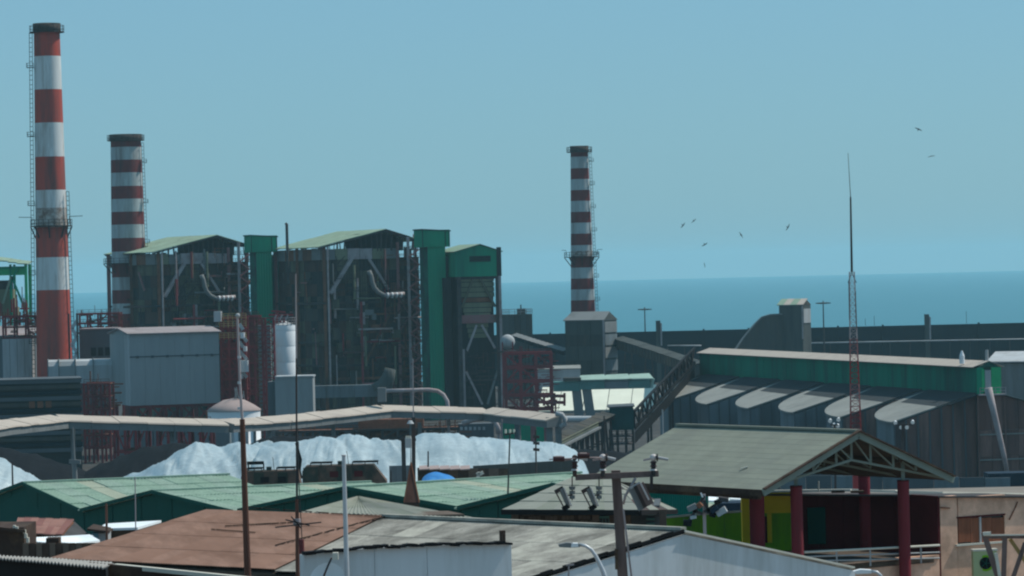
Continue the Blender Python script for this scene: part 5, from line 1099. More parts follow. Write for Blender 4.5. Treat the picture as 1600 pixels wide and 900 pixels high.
F = Fr(72, 163, 0); mb = MB(); mb.pbox(F, 72, 841, 92, 870, 0, .9, zb=gz(163)); tag(mb.build('brick_stack', m_brown), 'squat brown brick block standing in front of the white sheet roof', 'chimney block')
t, p = slab('white_roofed_hut', 'hut with narrow bright white roof and blue side left of the rusty roof', 'hut', [(152, 826, 182), (215, 824, 182), (252, 813, 190), (165, 818, 190)], gz(182), m_whitesheet, m_brown)
F = Fr(143, 178, 0); mb = MB(); mb.pbox(F, 143, 833, 154, 841, 0, 1.5, zb=gz(178)); mb.build('blue_side_wall', M('faded blue wall', (.12, .28, .36), .8), t)
mb = MB(); mb.pbox(F, 154, 833, 168, 842, -.05, 1.5, zb=gz(178)); mb.build('grey_side_wall', m_lightgrey, t)
mb = MB(); mb.prism([P(136, 829, 177.6), P(170, 833, 177.6), P(178, 828, 183), P(146, 822, 183)], (0, 0, .1)); mb.build('lean_to_roof', m_brown, t)
blockwall('yard_wall', 'long brown yard wall below the white roofed shed', 28, 160, 849, 848, 150, m_brown, [m_block, m_brown], 12, 3)
F = Fr(-30, 158, 0); t = thing('dark_hut', 'dark brown hut with broken white trim at left edge', 'hut', F.w(2, 2, gz(158)))
mb = MB(); mb.pbox(F, -40, 825, 38, 872, 0, 4, zb=gz(158)); mb.build('wall', m_brown, t)
mb = MB(); mb.prism([P(-40, 824, 157.5), P(39, 832, 157.5), P(34, 820, 163), P(-40, 818, 163)], (0, 0, .12)); mb.build('roof', m_brown, t)
for k, (x, y) in enumerate(((20, 821), (24, 823), (36, 828), (38, 834), (41, 840))): mb = MB(); mb.pbox(F, x, y, x + 4, y + 4 + k, -.3, -.1); mb.build('white_trim_piece', m_offwhite, t)
# near black roof with corrugated lit edge at bottom left
t = thing('near_dark_roof', 'near black corrugated roof edge catching light along the bottom left', 'roof', P(120, 890, 58) - V((0, 0, 3)))
A, B_ = P(-30, 869, 60), P(162, 886, 57); C, Dd = P(178, 879, 66), P(-30, 866, 66)
sheets(t, 'roof_sheet', A, B_, C, Dd, 6, 1, [M('dull zinc sheet', (.3, .29, .27), .7, .25, 3.)], 6, .022, .004, .02, 0, 6)
mb = MB(); mb.prism([A + V((0, .3, -.06)), B_ + V((0, .3, -.06)), B_ + V((0, .3, -5)), A + V((0, .3, -5))], (0, .3, 0)); mb.build('wall', m_black, t)
t = thing('near_beam_roof', 'near dark board roof with a thin pale edge strip, bottom left', 'roof', P(240, 900, 62) - V((0, 0, 3)))
A, B_ = P(180, 884, 62), P(400, 906, 60); mb = MB(); mb.beam(A, B_, .1, .07); mb.build('pale_edge_strip', m_offwhite, t)
mb = MB(); mb.prism([A + V((-.5, .2, .05)), B_ + V((0, .2, .02)), B_ + V((0, .2, -4)), A + V((-.5, .2, -4))], (0, .2, 0)); mb.build('board', m_brown, t)

# ================================================================ RUSTY ROOF AND GREY FIBRE-CEMENT ROOF
def plane3(a_, b_, c_): n_ = (b_ - a_).cross(c_ - a_); return a_, n_
def onpl(pl, px, py): o, n_ = pl; d = ray(px, py); c = V((0, 0, CZ)); k = (o - c).dot(n_) / d.dot(n_); return c + d * k
GD, GB, GC = P(828, 905, 110), P(600, 808, 127), P(1068, 829, 113.1)
GA = onpl(plane3(GD, GB, GC), 430, 892)
up_ = V((0, 0, .06)); B_, Dd = GA + up_, GB + up_; A = P(78, 872, 118)
pl = plane3(A, B_, Dd); C = onpl(pl, 322, 796)
t = thing('rusty_roofed_house', 'low house under a broad rusty brown sheet roof, lower left', 'house', (A.x + 5, 122, gz(122)))
sheets(t, 'roof_sheet', A, B_, Dd, C, 15, 4, [m_rustroof, m_rustroof, m_rustroof2], 6, .013, .003, .022, 0, 12, None, 0, .012)
mb = MB(); dn = V((0, 0, -.15)); mb.prism([A + dn, B_ + dn, Dd + dn, C + dn], (0, 0, -.25)); mb.build('roof_deck', m_soffit, t)
mb = MB(); cc = sum((A, B_, C, Dd), V((0, 0, 0))) / 4; pp = [cc + (x - cc) * .97 for x in (A, B_, Dd, C)]; mb.v = [V((x.x, x.y, 35)) for x in pp] + [x + V((0, 0, -.42)) for x in pp]
for i in range(4): j = (i + 1) % 4; mb.face((i, j, 4 + j, 4 + i))
mb.build('wall', m_brown, t)
for (a_, b_, c_, d_) in ((430, 854, 600, 809), (388, 795, 622, 811), (460, 818, 350, 824), (330, 829, 400, 834)):
    p0, p1 = onpl(pl, a_, b_), onpl(pl, c_, d_); mb = MB(); nn = 9
    for i in range(nn):
        x0, x1 = p0.lerp(p1, i / nn), p0.lerp(p1, (i + .85) / nn); j_ = noise.noise(x0 * 3) * .05; mb.beam(x0 + V((j_, j_, .05)), x1 + V((-j_, j_, .05)), .045, .03)
    mb.build('lifted_seam', m_brown, t)
# grey roof: ridge from (600,808) to (1070,830)
Dd, B_, C = P(828, 905, 110), P(600, 808, 127), P(1068, 829, 113.1)
pl = plane3(Dd, B_, C); A = onpl(pl, 430, 892)
t = thing('grey_roofed_house', 'long house under a streaked grey corrugated roof with pale painted gable', 'house', (P(750, 850, 115).x, 118, gz(118)))
sheets(t, 'roof_sheet', A, Dd, C, B_, 12, 3, [m_asb, m_asb, m_asb2], 9, .014, .003, .02, 0, 14, None, 0, .015)
mb = MB(); mb.prism([A + dn, Dd + dn, C + dn, B_ + dn], (0, 0, -.2)); mb.build('roof_deck', m_soffit, t)
mb = MB(); mb.beam(B_ + V((0, 0, .06)), C + V((0, 0, .06)), .22, .1); mb.build('ridge_cap', m_asb2, t)
BR = onpl(plane3(C, C + V((3, -4, -1.1)), C + (C - B_)), 1335, 888)
GL = Dd   # low left corner of gable slope
# gable wall under the right hand verge, down both sides
G0 = GL; G1 = C; G2 = P(1333, 886, 117.3)
mb = MB(); off = V((.05, -.1, -.12)); ww = [G0 + off, V((G0.x, G0.y, 34.5)) + off, V((G2.x, G2.y, 34.5)) + off, G2 + off, G1 + off]; mb.prism(ww, V((-.14, .2, 0))); mb.build('gable_wall', m_wwall, t)
mb = MB()
nn = 14
for i in range(nn):
    x0, x1 = G0.lerp(G1, i / nn), G0.lerp(G1, (i + 1) / nn); j_ = V((0, -.12, .02 + .03 * math.sin(i * 2.3))); mb.beam(x0 + j_, x1 + j_, .1, .12)
mb.build('verge_tar', m_black, t)
mb = MB(); mb.beam(G1 + V((0, -.15, .0)), G2 + V((0, -.15, .0)), .14, .06); mb.build('verge_flashing', m_offwhite, t)
mb = MB(); mb.prism([C, G2, G2 + (B_ - C), B_], (0, 0, -.1)); mb.build('right_slope', m_asb, t)
# pale parapet wall in front (475-795)
F = Fr(474, 70, 26); q = F.w; t = thing('pale_parapet_building', 'near pale blue-white wall with a tarred black coping, bottom centre-left', 'building', q(2, 1, gz(70)))
xs_ = [474, 585, 667, 797]; yt = [867, 857, 853, 850]
for i in range(3):
    (u0, za), (u1, zb) = F.hit(xs_[i], yt[i]), F.hit(xs_[i + 1], yt[i + 1])
    mb = MB(); mb.prism([q(u0 + .005, 0, 37), q(u1 - .005, 0, 37), q(u1 - .005, 0, zb), q(u0 + .005, 0, za)], F.b * .2); mb.build('wall_panel', m_wwall, t)
    nn = 7 + i * 2
    for k in range(nn):
        a_, b_ = q(u0, -.02, za).lerp(q(u1, -.02, zb), k / nn), q(u0, -.02, za).lerp(q(u1, -.02, zb), (k + 1) / nn)
        mb = MB(); hh = V((0, 0, .03 + .025 * noise.noise(a_ * 9))); mb.beam(a_ + hh, b_ + hh + V((0, 0, .015 * math.sin(k * 1.7))), .2, .045 + .02 * (k % 3 == 0)); mb.build('tarred_coping', m_black, t)
mb = MB(); mb.pbox(F, 783, 829, 790, 850, .02, .1); mb.build('stub_post', m_brown, t)
mb = MB(); mb.box(F, F.hit(797, 870)[0], F.hit(797, 870)[0] + .03, 0, .3, 37, F.hit(797, 850)[1]); mb.build('return_wall', m_wwall, t)
# satellite dish
c = P(512, 908, 66); t = thing('satellite_dish', 'pale round satellite dish at the foot of the pale parapet wall', 'satellite dish', c - V((0, 0, 1)))
mb = MB(); R0 = .34; nd = V((-.25, -.9, .35)).normalized(); x_ = nd.cross(V((0, 0, 1))).normalized(); y_ = x_.cross(nd)
k0 = len(mb.v); ring = 24
mb.v.append(c - nd * -.0 + nd * -.06)
for r_ in (.33, .66, 1.0):
    for i in range(ring): an = 2 * math.pi * i / ring; mb.v.append(c + x_ * (R0 * r_ * math.cos(an)) + y_ * (R0 * r_ * math.sin(an)) + nd * (-.06 + .06 * r_ * r_ * 1.6))
for i in range(ring):
    j = (i + 1) % ring; mb.face((0, 1 + i, 1 + j), True)
    for q_ in range(2): mb.face((1 + q_ * ring + i, 1 + (q_ + 1) * ring + i, 1 + (q_ + 1) * ring + j, 1 + q_ * ring + j), True)
mb.build('dish', m_white, t); mb = MB(); mb.tube([P(506, 900, 65.4), P(512, 885, 65.3), P(518, 872, 65.5)], .02, 6); mb.build('feed_arm', m_steel, t)
mb = MB(); mb.box(Fr(517, 65.4, 0), -.05, .05, -.05, .08, P(518, 872, 65.4).z - .03, P(518, 867, 65.4).z + .04); mb.build('feed_horn', m_offwhite, t); mb = MB(); mb.beam(c, c - V((0, -.1, 1.2)), .06); mb.build('mount', m_steel, t)
# ================================================================ HIP-ROOFED HOUSE
E1, E2, E3, H1, H2 = P(784, 797, 150), P(1000, 798, 146), P(1057, 797, 156), P(893, 746, 158), P(958, 750, 157)
z0 = gz(150); E4 = E1 + (E3 - E2) * 1.2
t = thing('hip_roofed_house', 'dark brick house under an olive grey hip roof left of the pavilion', 'house', ((E1.x + E2.x) / 2, 152, z0))
def tri_sheets(parent, A, B_, Ta, Tb, n, rows, mats, seed, th=.05):
    """Trapezoid/triangle slope from eave A-B to top Ta-Tb in strips."""
    for j in range(rows):
        for i in range(n):
            f0, f1 = i / n, (i + 1) / n; g0, g1 = j / rows, (j + 1) / rows
            def pt(f, g_): return A.lerp(B_, f).lerp(Ta.lerp(Tb, f), g_)
            up = V((0, 0, .03 + .012 * ((i + j) % 2))); mb = MB(); mb.prism([pt(f0, g0) + up, pt(f1, g0) + up, pt(f1, g1) + V((0, 0, .01)), pt(f0, g1) + V((0, 0, .01))], (0, 0, -th)); mb.build('roof_sheet', mats[(i * 5 + j * 3 + seed) % len(mats)], parent)
tri_sheets(t, E1, E2, H1, H2, 8, 4, [m_hip, m_hip, m_shingle2], 1); tri_sheets(t, E2, E3, H2, H2 + V((.02, .02, 0)), 4, 3, [m_steel, m_hip], 2)
mb = MB(); mb.poly([E1, H1, E4]); mb.poly([E4, H1, H2, E3]); mb.build('rear_slopes', m_hip, t)
mb = MB(); mb.beam(E1 + V((0, 0, -.08)), E2 + V((0, 0, -.08)), .12, .2); mb.beam(E2 + V((0, 0, -.08)), E3 + V((0, 0, -.08)), .12, .2); mb.build('fascia', m_black, t)
F = Fr(800, 151, -3); q = F.w; fx = lambda x: F.hit(x, 812)[0]
mb = MB(); mb.box(F, .1, fx(985), 0, 6, z0, E1.z - .1); mb.build('wall', m_brown, t)
mb = MB(); mb.box(F, fx(985), fx(1030), 1.5, 6, z0, E1.z - .1); mb.build('side_wall', m_dkgrey, t)
for j in range(6):
    for i in range(18):
        u0 = .1 + (fx(930) - .1) * (i + .5 * (j % 2)) / 18.5; mb = MB(); mb.box(F, u0, u0 + (fx(930) - .1) / 18.5 - .02, -.03, .02, E1.z - .32 - j * .2, E1.z - .15 - j * .2); mb.build('brick', m_block if (i * 7 + j * 5) % 4 else m_brown, t)
for x in (800, 926, 1031): mb = MB(); mb.box(F, fx(x), fx(x) + .28, -.5, -.2, z0, E1.z - .15); mb.build('column', m_block, t)
mb = MB(); mb.box(F, fx(936), fx(952), -.05, .1, E1.z - 1.0, E1.z - .4); w_ = mb.build('window', m_teal, t)
for k in range(3): mb = MB(); mb.box(F, fx(937 + 5 * k), fx(941 + 5 * k), -.08, -.05, E1.z - .9, E1.z - .5); mb.build('pane', m_glass, w_)
for k in range(5): mb = MB(); mb.box(F, fx(1009), fx(1022), 1.3, 1.5, E1.z - .5 - .2 * k, E1.z - .42 - .2 * k); mb.build('green_louvre', m_teal, t)

# teal corrugated fence, lime wall, white roofs, dark block
F = Fr(1005, 178, 0); t = thing('teal_corrugated_fence', 'teal corrugated sheet wall between hip-roofed house and lime wall', 'fence', F.w(2, 0, gz(178)))
for k in range(6):
    a_, b_ = 1005 + 17 * k, 1022 + 17 * k; A, B_ = P(a_, 815, 178), P(b_, 815, 178); C, Dd = P(b_, 767, 178), P(a_, 767, 178)
    sheets(t, 'fence_sheet', A, B_, C, Dd, 1, 1, [m_tealcor], 5, .03, .01, .03, 0, k)
mb = MB(); mb.beam(P(1008, 767, 177.9), P(1052, 765, 177.9), .12, .1); mb.build('pale_capping', m_offwhite, t)
F = Fr(1036, 165, 0); q = F.w; fx = lambda x: F.hit(x, 820)[0]; t = thing('lime_wall', 'lime green garden wall with pale coping left of the pavilion', 'wall', q(2, 0, gz(165)))
xs_ = [1034, 1068, 1100, 1132, 1159]; yt = [810, 807, 804, 802, 800]
for k in range(4):
    u0, u1 = fx(xs_[k]), fx(xs_[k + 1]); za, zb = Z(xs_[k], yt[k], 165), Z(xs_[k + 1], yt[k + 1], 165)
    mb = MB(); mb.prism([q(u0 + .01, 0, gz(165)), q(u1 - .01, 0, gz(165)), q(u1 - .01, 0, zb), q(u0 + .01, 0, za)], F.b * .25); mb.build('wall_panel', m_lime, t)
    mb = MB(); mb.beam(q(u0, -.03, za + .04), q(u1, -.03, zb + .04), .3, .08); mb.build('coping', m_offwhite, t)
t = thing('white_sheet_roof', 'crumpled white sheet roof seen under the pavilion eave', 'roof', P(1130, 790, 200) - V((0, 0, 2)))
for k in range(3):
    x = 1101 + 20 * k; mb = MB(); mb.prism([P(x, 784 - k, 192), P(x + 19.5, 785 - k, 192), P(x + 18, 768 + 2.5 * k, 200), P(x, 766 + 2.5 * k, 200)], (0, 0, .08)); mb.build('roof_sheet', m_whitesheet, t)
F = Fr(1128, 186, 0); mb = MB(); mb.pbox(F, 1120, 786, 1172, 806, 0, 2, zb=gz(186)); tag(mb.build('navy_block', m_navy), 'dark navy low block between lime wall and white sheet roof', 'building')

# floodlight / antenna cluster on a thin post
t = thing('floodlight_post', 'thin pole carrying a splayed cluster of dark floodlight panels before the lime wall', 'lamp post', (P(1100, 835, 128).x, 128, gz(128)))
a_ = P(1101, 840, 128); b_ = P(1100, 772, 128); mb = MB(); mb.beam((a_.x, 128, gz(128)), b_, .11); mb.build('pole', m_palesteel, t)
def arm(x0, y0, x1, y1): mb = MB(); mb.beam(P(x0, y0, 127.9), P(x1, y1, 127.9), .1); mb.build('arm', m_steel, t)
arm(1100, 775, 1072, 822); arm(1100, 800, 1135, 778); arm(1100, 782, 1108, 800); arm(1098, 803, 1080, 796); arm(1104, 800, 1120, 803)
for x, y, w_, h_, r_, m in ((1081, 794, 14, 8, 25, m_gallery), (1130, 781, 16, 6, -10, m_steel), (1120, 784, 9, 4, 20, m_black), (1127, 800, 16, 9, 30, m_lightgrey), (1116, 797, 12, 7, 35, m_navy), (1074, 818, 13, 8, -8, m_black), (1083, 809, 9, 4, 10, m_lightgrey), (1093, 790, 7, 8, 40, m_rust), (1113, 806, 10, 4, -15, m_black)):
    c = P(x, y, 127.7); k = 128 / FPX; an = R_(r_); e1 = V((math.cos(an), -.15, math.sin(an))) * (w_ * k / 2); e2 = V((-math.sin(an), .3, math.cos(an))) * (h_ * k / 2)
    mb = MB(); mb.prism([c - e1 - e2, c + e1 - e2, c + e1 + e2, c - e1 + e2], V((.02, .12, .03))); mb.build('lamp_panel', m, t)
mb = MB(); mb.beam(P(1095, 770, 127.8), P(1098, 777, 127.8), .05); mb.build('white_clip', m_whitesheet, t)

# ================================================================ PAVILION
F = Fr(1183, 155, 35, 758); q = F.w; z0 = gz(155)
W, ze = F.hit(1481, 751); zE = (F.hit(1183, 758)[1] + ze) / 2; um, zR = F.hit(1331, 674); LEN = 12.4
um = W / 2 + (um - W / 2) * .6
t = thing('roof_pavilion', 'open rooftop pavilion with grey-green gable roof on round maroon columns', 'pavilion', q(W / 2, 5, z0))
ov = -.35
sheets(t, 'roof_shingle_course', q(-.0, LEN, zE), q(0, ov, zE), q(um, ov, zR), q(um, LEN, zR), 6, 12, [m_shingle, m_shingle, m_shingle2], 0, 0, .001, .007, 0, 5, None, 0, .03)
sheets(t, 'roof_shingle_course', q(W, LEN, zE), q(W, ov, zE), q(um, ov, zR), q(um, LEN, zR), 6, 12, [m_shingle2, m_shingle], 0, 0, .001, .007, 0, 6, None, 0, .03)
for u0 in (0, W):
    mb = MB(); mb.prism([q(u0, .2, zE - .07), q(um, .2, zR - .09), q(um, LEN, zR - .09), q(u0, LEN, zE - .07)], (0, 0, -.1)); mb.build('timber_soffit', m_soffit, t)
    mb = MB(); mb.beam(q(u0, ov - .03, zE - .14), q(um, ov - .03, zR - .14), .09, .3); mb.build('barge_board', m_trim, t)
    mb = MB(); mb.beam(q(u0, ov - .1, zE + .03), q(um, ov - .1, zR + .03), .2, .06); mb.build('verge_tile_strip', m_brown, t)
mb = MB(); mb.beam(q(0, ov, zE - .14), q(0, LEN, zE - .14), .1, .28); mb.build('eave_board', m_brown, t)
mb = MB(); mb.beam(q(.35, .3, zE - .32), q(.35, LEN, zE - .32), .25, .25); mb.build('wall_plate', m_brown, t)
mb = MB(); mb.beam(q(um, ov, zR + .04), q(um, LEN, zR + .04), .3, .1); mb.build('ridge_cap', m_shingle2, t)
# scissor trusses
def zr_(u): return zE + (zR - zE) * (u / um if u < um else (W - u) / (W - um))
for tt in (.15, 3.2, 6.4, 9.6):
    us = [W * f for f in (.1, .2, .3, .42, .5, .6, .72, .84, .92)]
    bot = lambda u: zE + .05 + (zR - zE) * .42 * (1 - abs(u - um) / (W * .5))
    for u in us[1:-1]:
        mb = MB(); mb.beam(q(u, tt, bot(u)), q(u, tt, zr_(u) - .15), .1); mb.build('truss_post', m_trim, t)
    for sgn, u0 in ((1, .2), (-1, W - .2)):
        mb = MB(); mb.beam(q(u0, tt, zE - .05), q(um, tt, bot(um)), .1); mb.build('lower_chord', m_trim, t)
    for i in range(1, len(us) - 2):
        a_, b_ = us[i], us[i + 1]
        if b_ > um: a_, b_ = a_, b_; mb = MB(); mb.beam(q(b_, tt, bot(b_)), q(a_, tt, zr_(a_) - .2), .06)
        else: mb = MB(); mb.beam(q(a_, tt, bot(a_)), q(b_, tt, zr_(b_) - .2), .06)
        mb.build('truss_web', m_trim, t)
for f in (.25, .75):
    mb = MB(); mb.beam(q(W * f, 0, zr_(W * f) - .28), q(W * f, LEN, zr_(W * f) - .28), .12, .16); mb.build('purlin', m_soffit, t)
# columns
def column(px, tt, ytop, r=.26, m=m_redcol, zb=None):
    u, zt = F.hit(px, ytop, tt); mb = MB(); zb = z0 if zb is None else zb
    mb.cyl(q(u, tt, zb), q(u, tt, zt), r, r, 24); c_ = mb.build('column', m, t)
    mb = MB(); mb.cyl(q(u, tt, zt), q(u, tt, zt + .06), r * 1.03, r * 1.03, 24); mb.build('column_cap', m_maroon, c_)
    mb = MB(); mb.beam(q(u, tt, zt), q(u, tt, zr_(max(.1, min(W - .1, u))) - .15), .16); mb.build('steel_stub', m_trim, t); return u, zt
cu1, _ = column(1244, .35, 761); cu2, _ = column(1411, .35, 752); column(1350, 7.2, 745, .27); column(1182, 3.0, 763, .33)
mb = MB(); c = onpl((q(0, 0, zE), (q(0, 5, zE) - q(0, 0, zE)).cross(q(um, 0, zR) - q(0, 0, zE))), 1163, 733); mb.beam(c + V((-.15, 0, .03)), c + V((.15, 0, .1)), .12, .04); mb.build('loose_tile', m_offwhite, t)
# ---------------- house with terrace (peach / maroon / ochre)
Fh = Fr(1165, 168, 0); qh = Fh.w
t = thing('colourful_house', 'house in peach, maroon, ochre and lime with a railed terrace, lower right', 'house', V((P(1400, 850, 160).x, 163, gz(160))))
def wall(nm, F, x0, y0, x1, y1, t0, t1, m, zb=None, par=None): mb = MB(); mb.pbox(F, x0, y0, x1, y1, t0, t1, zb=zb); return mb.build(nm, m, par or t)
wall('ochre_wall', Fh, 1160, 770, 1239, 802, 0, .3, m_yellow); wall('lime_wall_section', Fh, 1170, 802, 1239, 870, 0, .3, m_lime)
wall('ochre_pier', Fh, 1160, 772, 1172, 880, -.5, .3, m_yellow, gz(165))
dr = wall('door', Fh, 1189, 807, 1203, 848, -.1, .05, m_maroon); wall('door_frame', Fh, 1199, 802, 1206, 848, -.16, .05, m_yellow)
for k in range(6): wall('maroon_wall_panel', Fh, 1239 + 40 * k, 774, 1278.6 + 40 * k, 880, 0, .3, m_maroon)
wall('dark_green_opening', Fh, 1262, 793, 1290, 850, -.08, .0, m_gwall)
F3 = Fr(1436, 166.5, 0)
wall('dark_doorway', F3, 1437, 812, 1456, 868, .0, .2, m_black); wall('ochre_jamb', F3, 1431, 785, 1434, 866, .0, .2, m_yellow)
# peach front
F4 = Fr(1466, 162, 32)
def fw(x0, y0, x1, y1, t0=0, t1=.3, m=m_peach, nm='peach_wall', zb=None): return wall(nm, F4, x0, y0, x1, y1, t0, t1, m, zb)
fw(1469, 775, 1497, 960, zb=gz(158)); fw(1497, 775, 1571, 807); fw(1571, 775, 1660, 960, zb=gz(158)); fw(1497, 848, 1571, 960, zb=gz(158))
wall('peach_wall', F, 1250, 881, 1469, 960, .75, 1.05, m_peach, gz(158)); wall('terrace_edge', F, 1250, 876, 1468, 882, .7, 1.1, m_peach)
wn = fw(1497, 807, 1571, 848, .12, .3, m_glass, 'window')
for a_, b_ in ((1498, 1516), (1516.5, 1531), (1534, 1550), (1550.5, 1569)): wall('wood_shutter', F4, a_, 809, b_, 847, .04, .1, m_wood, None, wn)
wall('window_mullion', F4, 1531, 806, 1533.6, 849, -.02, .06, m_lightgrey, None, wn); wall('window_sill', F4, 1495, 848, 1572, 851, -.12, .0, m_offwhite, None, wn)
wall('lintel', F4, 1495, 805, 1571, 807.4, -.03, .05, m_maroon, None, wn)
mb = MB(); mb.box(F4, F4.hit(1469, 830)[0] - .12, F4.hit(1469, 830)[0], -.02, 1.9, gz(158), F4.hit(1469, 775)[1]); mb.build('corner_wall', m_maroon, t)
# roof slab
mb = MB(); a0, a1 = P(1178, 771, 168), P(1466, 777, 158); a2, a3 = P(1650, 776, 158), P(1650, 771, 172); a4 = P(1178, 768, 176)
fa, fb = F4.p(1467, 775, -.15), F4.p(1665, 775, -.15); mb.prism([P(1190, 772, 167.6), P(1440, 773, 167), fa, fb, fb + F4.b * 6 - V((0, 0, .1)), P(1440, 771, 172), P(1190, 769, 173)], (0, 0, -.08)); mb.build('roof_slab', m_steel, t)  # dark slab colour stands in for the parapet's shade
for (x0, y0, x1, y1, D0, D1) in ((1190, 768, 1330, 766, 172, 170), (1330, 766, 1470, 770, 172, 174), (1470, 770, 1640, 773, 174, 185)):
    mb = MB(); mb.beam(P(x0, y0, D0), P(x1, y1, D1), .2, .12); mb.build('parapet_capping', m_offwhite, t)
mb = MB(); mb.cyl(P(1279, 768, 169), P(1279, 752, 169), .04, n=6); mb.build('vent_pipe', m_offwhite, t)
for x in (1300, 1330, 1400): mb = MB(); mb.pbox(Fr(x, 166, 0), x, 767, x + 20, 770, 0, .4); mb.build('roof_block', m_soffit if x != 1400 else m_offwhite, t)
# terrace floor
mb = MB(); zf_ = F.hit(1360, 878, .8)[1]; pf = [F.w(-.3, .7, zf_), F.w(W - .3, .7, zf_), F.w(W, 8, zf_), F.w(-.3, 11, zf_)]; mb.prism(pf, (0, 0, -.25)); mb.build('terrace_floor', m_soffit, t)
# iron bracket and stains
mb = MB(); mb.tube([F4.p(1590, 784, -.05), F4.p(1587, 792, -.05), F4.p(1580, 806, -.05), F4.p(1577, 812, -.05)], .03, 6); mb.build('rusty_cable', m_rust, t)
mb = MB(); mb.beam(F4.p(1470, 793, -.08), F4.p(1484, 794, -.08), .06); mb.build('rusty_hook', m_rust, t)
# railing
t2 = thing('terrace_railing', 'pale metal railing of three rails along the terrace edge', 'railing', P(1360, 878, 157.3))
for y0, y1, m in ((863, 852, m_offwhite), (870, 863, m_lightgrey), (877, 872, m_lightgrey)):
    a_ = F.p(1256, y0, .45); b_ = F.p(1468, y1, .55); mb = MB(); mb.cyl(a_, b_, .05 if m == m_offwhite else .035, n=8); mb.build('rail', m, t2)
for x in (1306, 1358, 1438): f = (x - 1256) / 212; p0 = F.p(1256, 863, .45).lerp(F.p(1468, 852, .55), f); mb = MB(); mb.beam(p0, p0 - V((0, 0, .75)), .07); mb.build('post', m_lightgrey, t2)
# AC unit
F5 = Fr(1521, 161, 8); t = thing('air_conditioner', 'pale green outdoor air conditioner with dark round fan below the shutters', 'air conditioner', F5.p(1540, 915))
mb = MB(); mb.pbox(F5, 1521, 861, 1558, 912, 0, .3); mb.build('housing', m_gyellow, t); mb = MB(); mb.pbox(F5, 1520, 858, 1559, 861, -.04, .34); mb.build('top_cover', m_offwhite, t)
c = F5.p(1540, 880, -.02); mb = MB(); mb.cyl(c, c + V((0, .03, 0)), .36, n=28); mb.build('fan_ring', m_lime, t); mb = MB(); mb.cyl(c - V((0, .03, 0)), c, .27, n=28); fn = mb.build('fan_grille', m_black, t)
for k in range(5): an = k * 1.257; mb = MB(); mb.beam(c - V((0, .05, 0)), c + V((math.cos(an) * .24, -.05, math.sin(an) * .24)), .1, .02); mb.build('fan_blade', m_greendark, fn)
# wooden frame at right edge
t = thing('timber_frame', 'rough weathered timber trestle frame cut by the bottom right corner', 'frame', P(1570, 900, 120) - V((0, 0, 3)))
for x0, y0, x1, y1, w_, m in ((1537, 832, 1560, 905, .17, m_polewood), (1536, 834, 1548, 833, .1, m_offwhite), (1570, 838, 1568, 905, .15, m_polewood), (1537, 838, 1620, 838, .14, m_polewood), (1578, 842, 1604, 880, .12, m_yrail), (1602, 848, 1582, 905, .13, m_polewood), (1556, 864, 1562, 900, .1, m_offwhite)):
    mb = MB(); d = 120 + (.25 if m != m_polewood else 0) * (1 if m == m_yrail else -1); mb.beam(P(x0, y0, d), P(x1, y1, d), w_); mb.build('timber', m, t)
mb = MB(); mb.beam(P(1537, 836.5, 119.85), P(1625, 835.5, 119.85), .05, .04); mb.build('painted_edge_light', m_offwhite, t)  # off-white strip paints sunlight along the top timber

# ================================================================ POLES AND MASTS
def pole(name, label, cat, segs, D, zb=None, group=None):
    """segs: list of (x0,y0,x1,y1,width px top, width px bottom, mat, part name), last one continues down to the ground."""
    b = P(segs[-1][2], segs[-1][3], D); zb = gz(D) if zb is None else zb; t = thing(name, label, cat, (b.x, D, zb), group); k = D / FPX
    for i, (x0, y0, x1, y1, w0, w1, m, nm) in enumerate(segs):
        a_, c_ = P(x0, y0, D), P(x1, y1, D)
        if i == len(segs) - 1 and c_.z > zb: f = (a_.z - zb) / (a_.z - c_.z); w1 = w0 + (w1 - w0) * f; c_ = a_ + (c_ - a_) * f
        mb = MB(); mb.cyl(c_, a_, w1 * k / 2, w0 * k / 2, 12); mb.build(nm, m, t)
    return t
t = pole('spliced_mast', 'tall rusty brown mast with slim grey top section and ball finial, left', 'pole', [(371, 497, 375, 600, 3.6, 4.0, m_palesteel, 'top_tube'), (375, 600, 379, 662, 4.0, 4.6, m_palesteel, 'top_tube'), (378.5, 655, 387, 900, 8, 11, m_polebrown, 'lower_pole')], 86)
mb = MB(); c = P(371.5, 493, 86); mb.lathe(c, [(.055 * math.sin(a_), -.055 * math.cos(a_)) for a_ in [math.pi * i / 8 for i in range(9)]], 12); mb.build('ball_finial', m_lightgrey, t)
for y in (560, 600, 640): mb = MB(); c = P(374, y, 86); mb.cyl(c, c + V((0, 0, .06)), .045, n=10); mb.build('joint_collar', m_galv, t)
t = pole('aerial_mast', 'very thin dark aerial mast with a horizontal yagi boom over the rusty roof', 'antenna', [(462, 428, 463, 560, 2.0, 2.4, m_palesteel, 'upper_tube'), (463, 560, 464, 780, 2.6, 3.4, m_steel, 'middle_tube'), (464, 780, 465, 900, 5.5, 6.5, m_polebrown, 'lower_tube')], 80)
for a_, b_, c_, d_ in ((430, 824, 502, 816), (446, 812, 484, 821), (455, 807, 470, 825)): mb = MB(); mb.beam(P(a_, b_, 79.9), P(c_, d_, 79.9), .028); mb.build('yagi_element', m_steel, t)
mb = MB(); c = P(464, 816, 80); mb.cyl(c - V((0, 0, .08)), c + V((0, 0, .08)), .09, n=10); mb.build('clamp', m_palesteel, t)
mb = MB(); mb.beam(P(464, 700, 80), P(472, 845, 80), .02); mb.build('stay_cable', m_steel, t)
pole('red_post', 'dark red square post beside the aerial mast base', 'post', [(471, 843, 473, 900, 8, 9, m_darkred, 'post')], 74)
t = pole('galvanised_mast', 'smooth galvanised tube standing before the pale parapet wall', 'pole', [(537, 712, 542, 900, 6, 8, m_galv, 'tube')], 62)
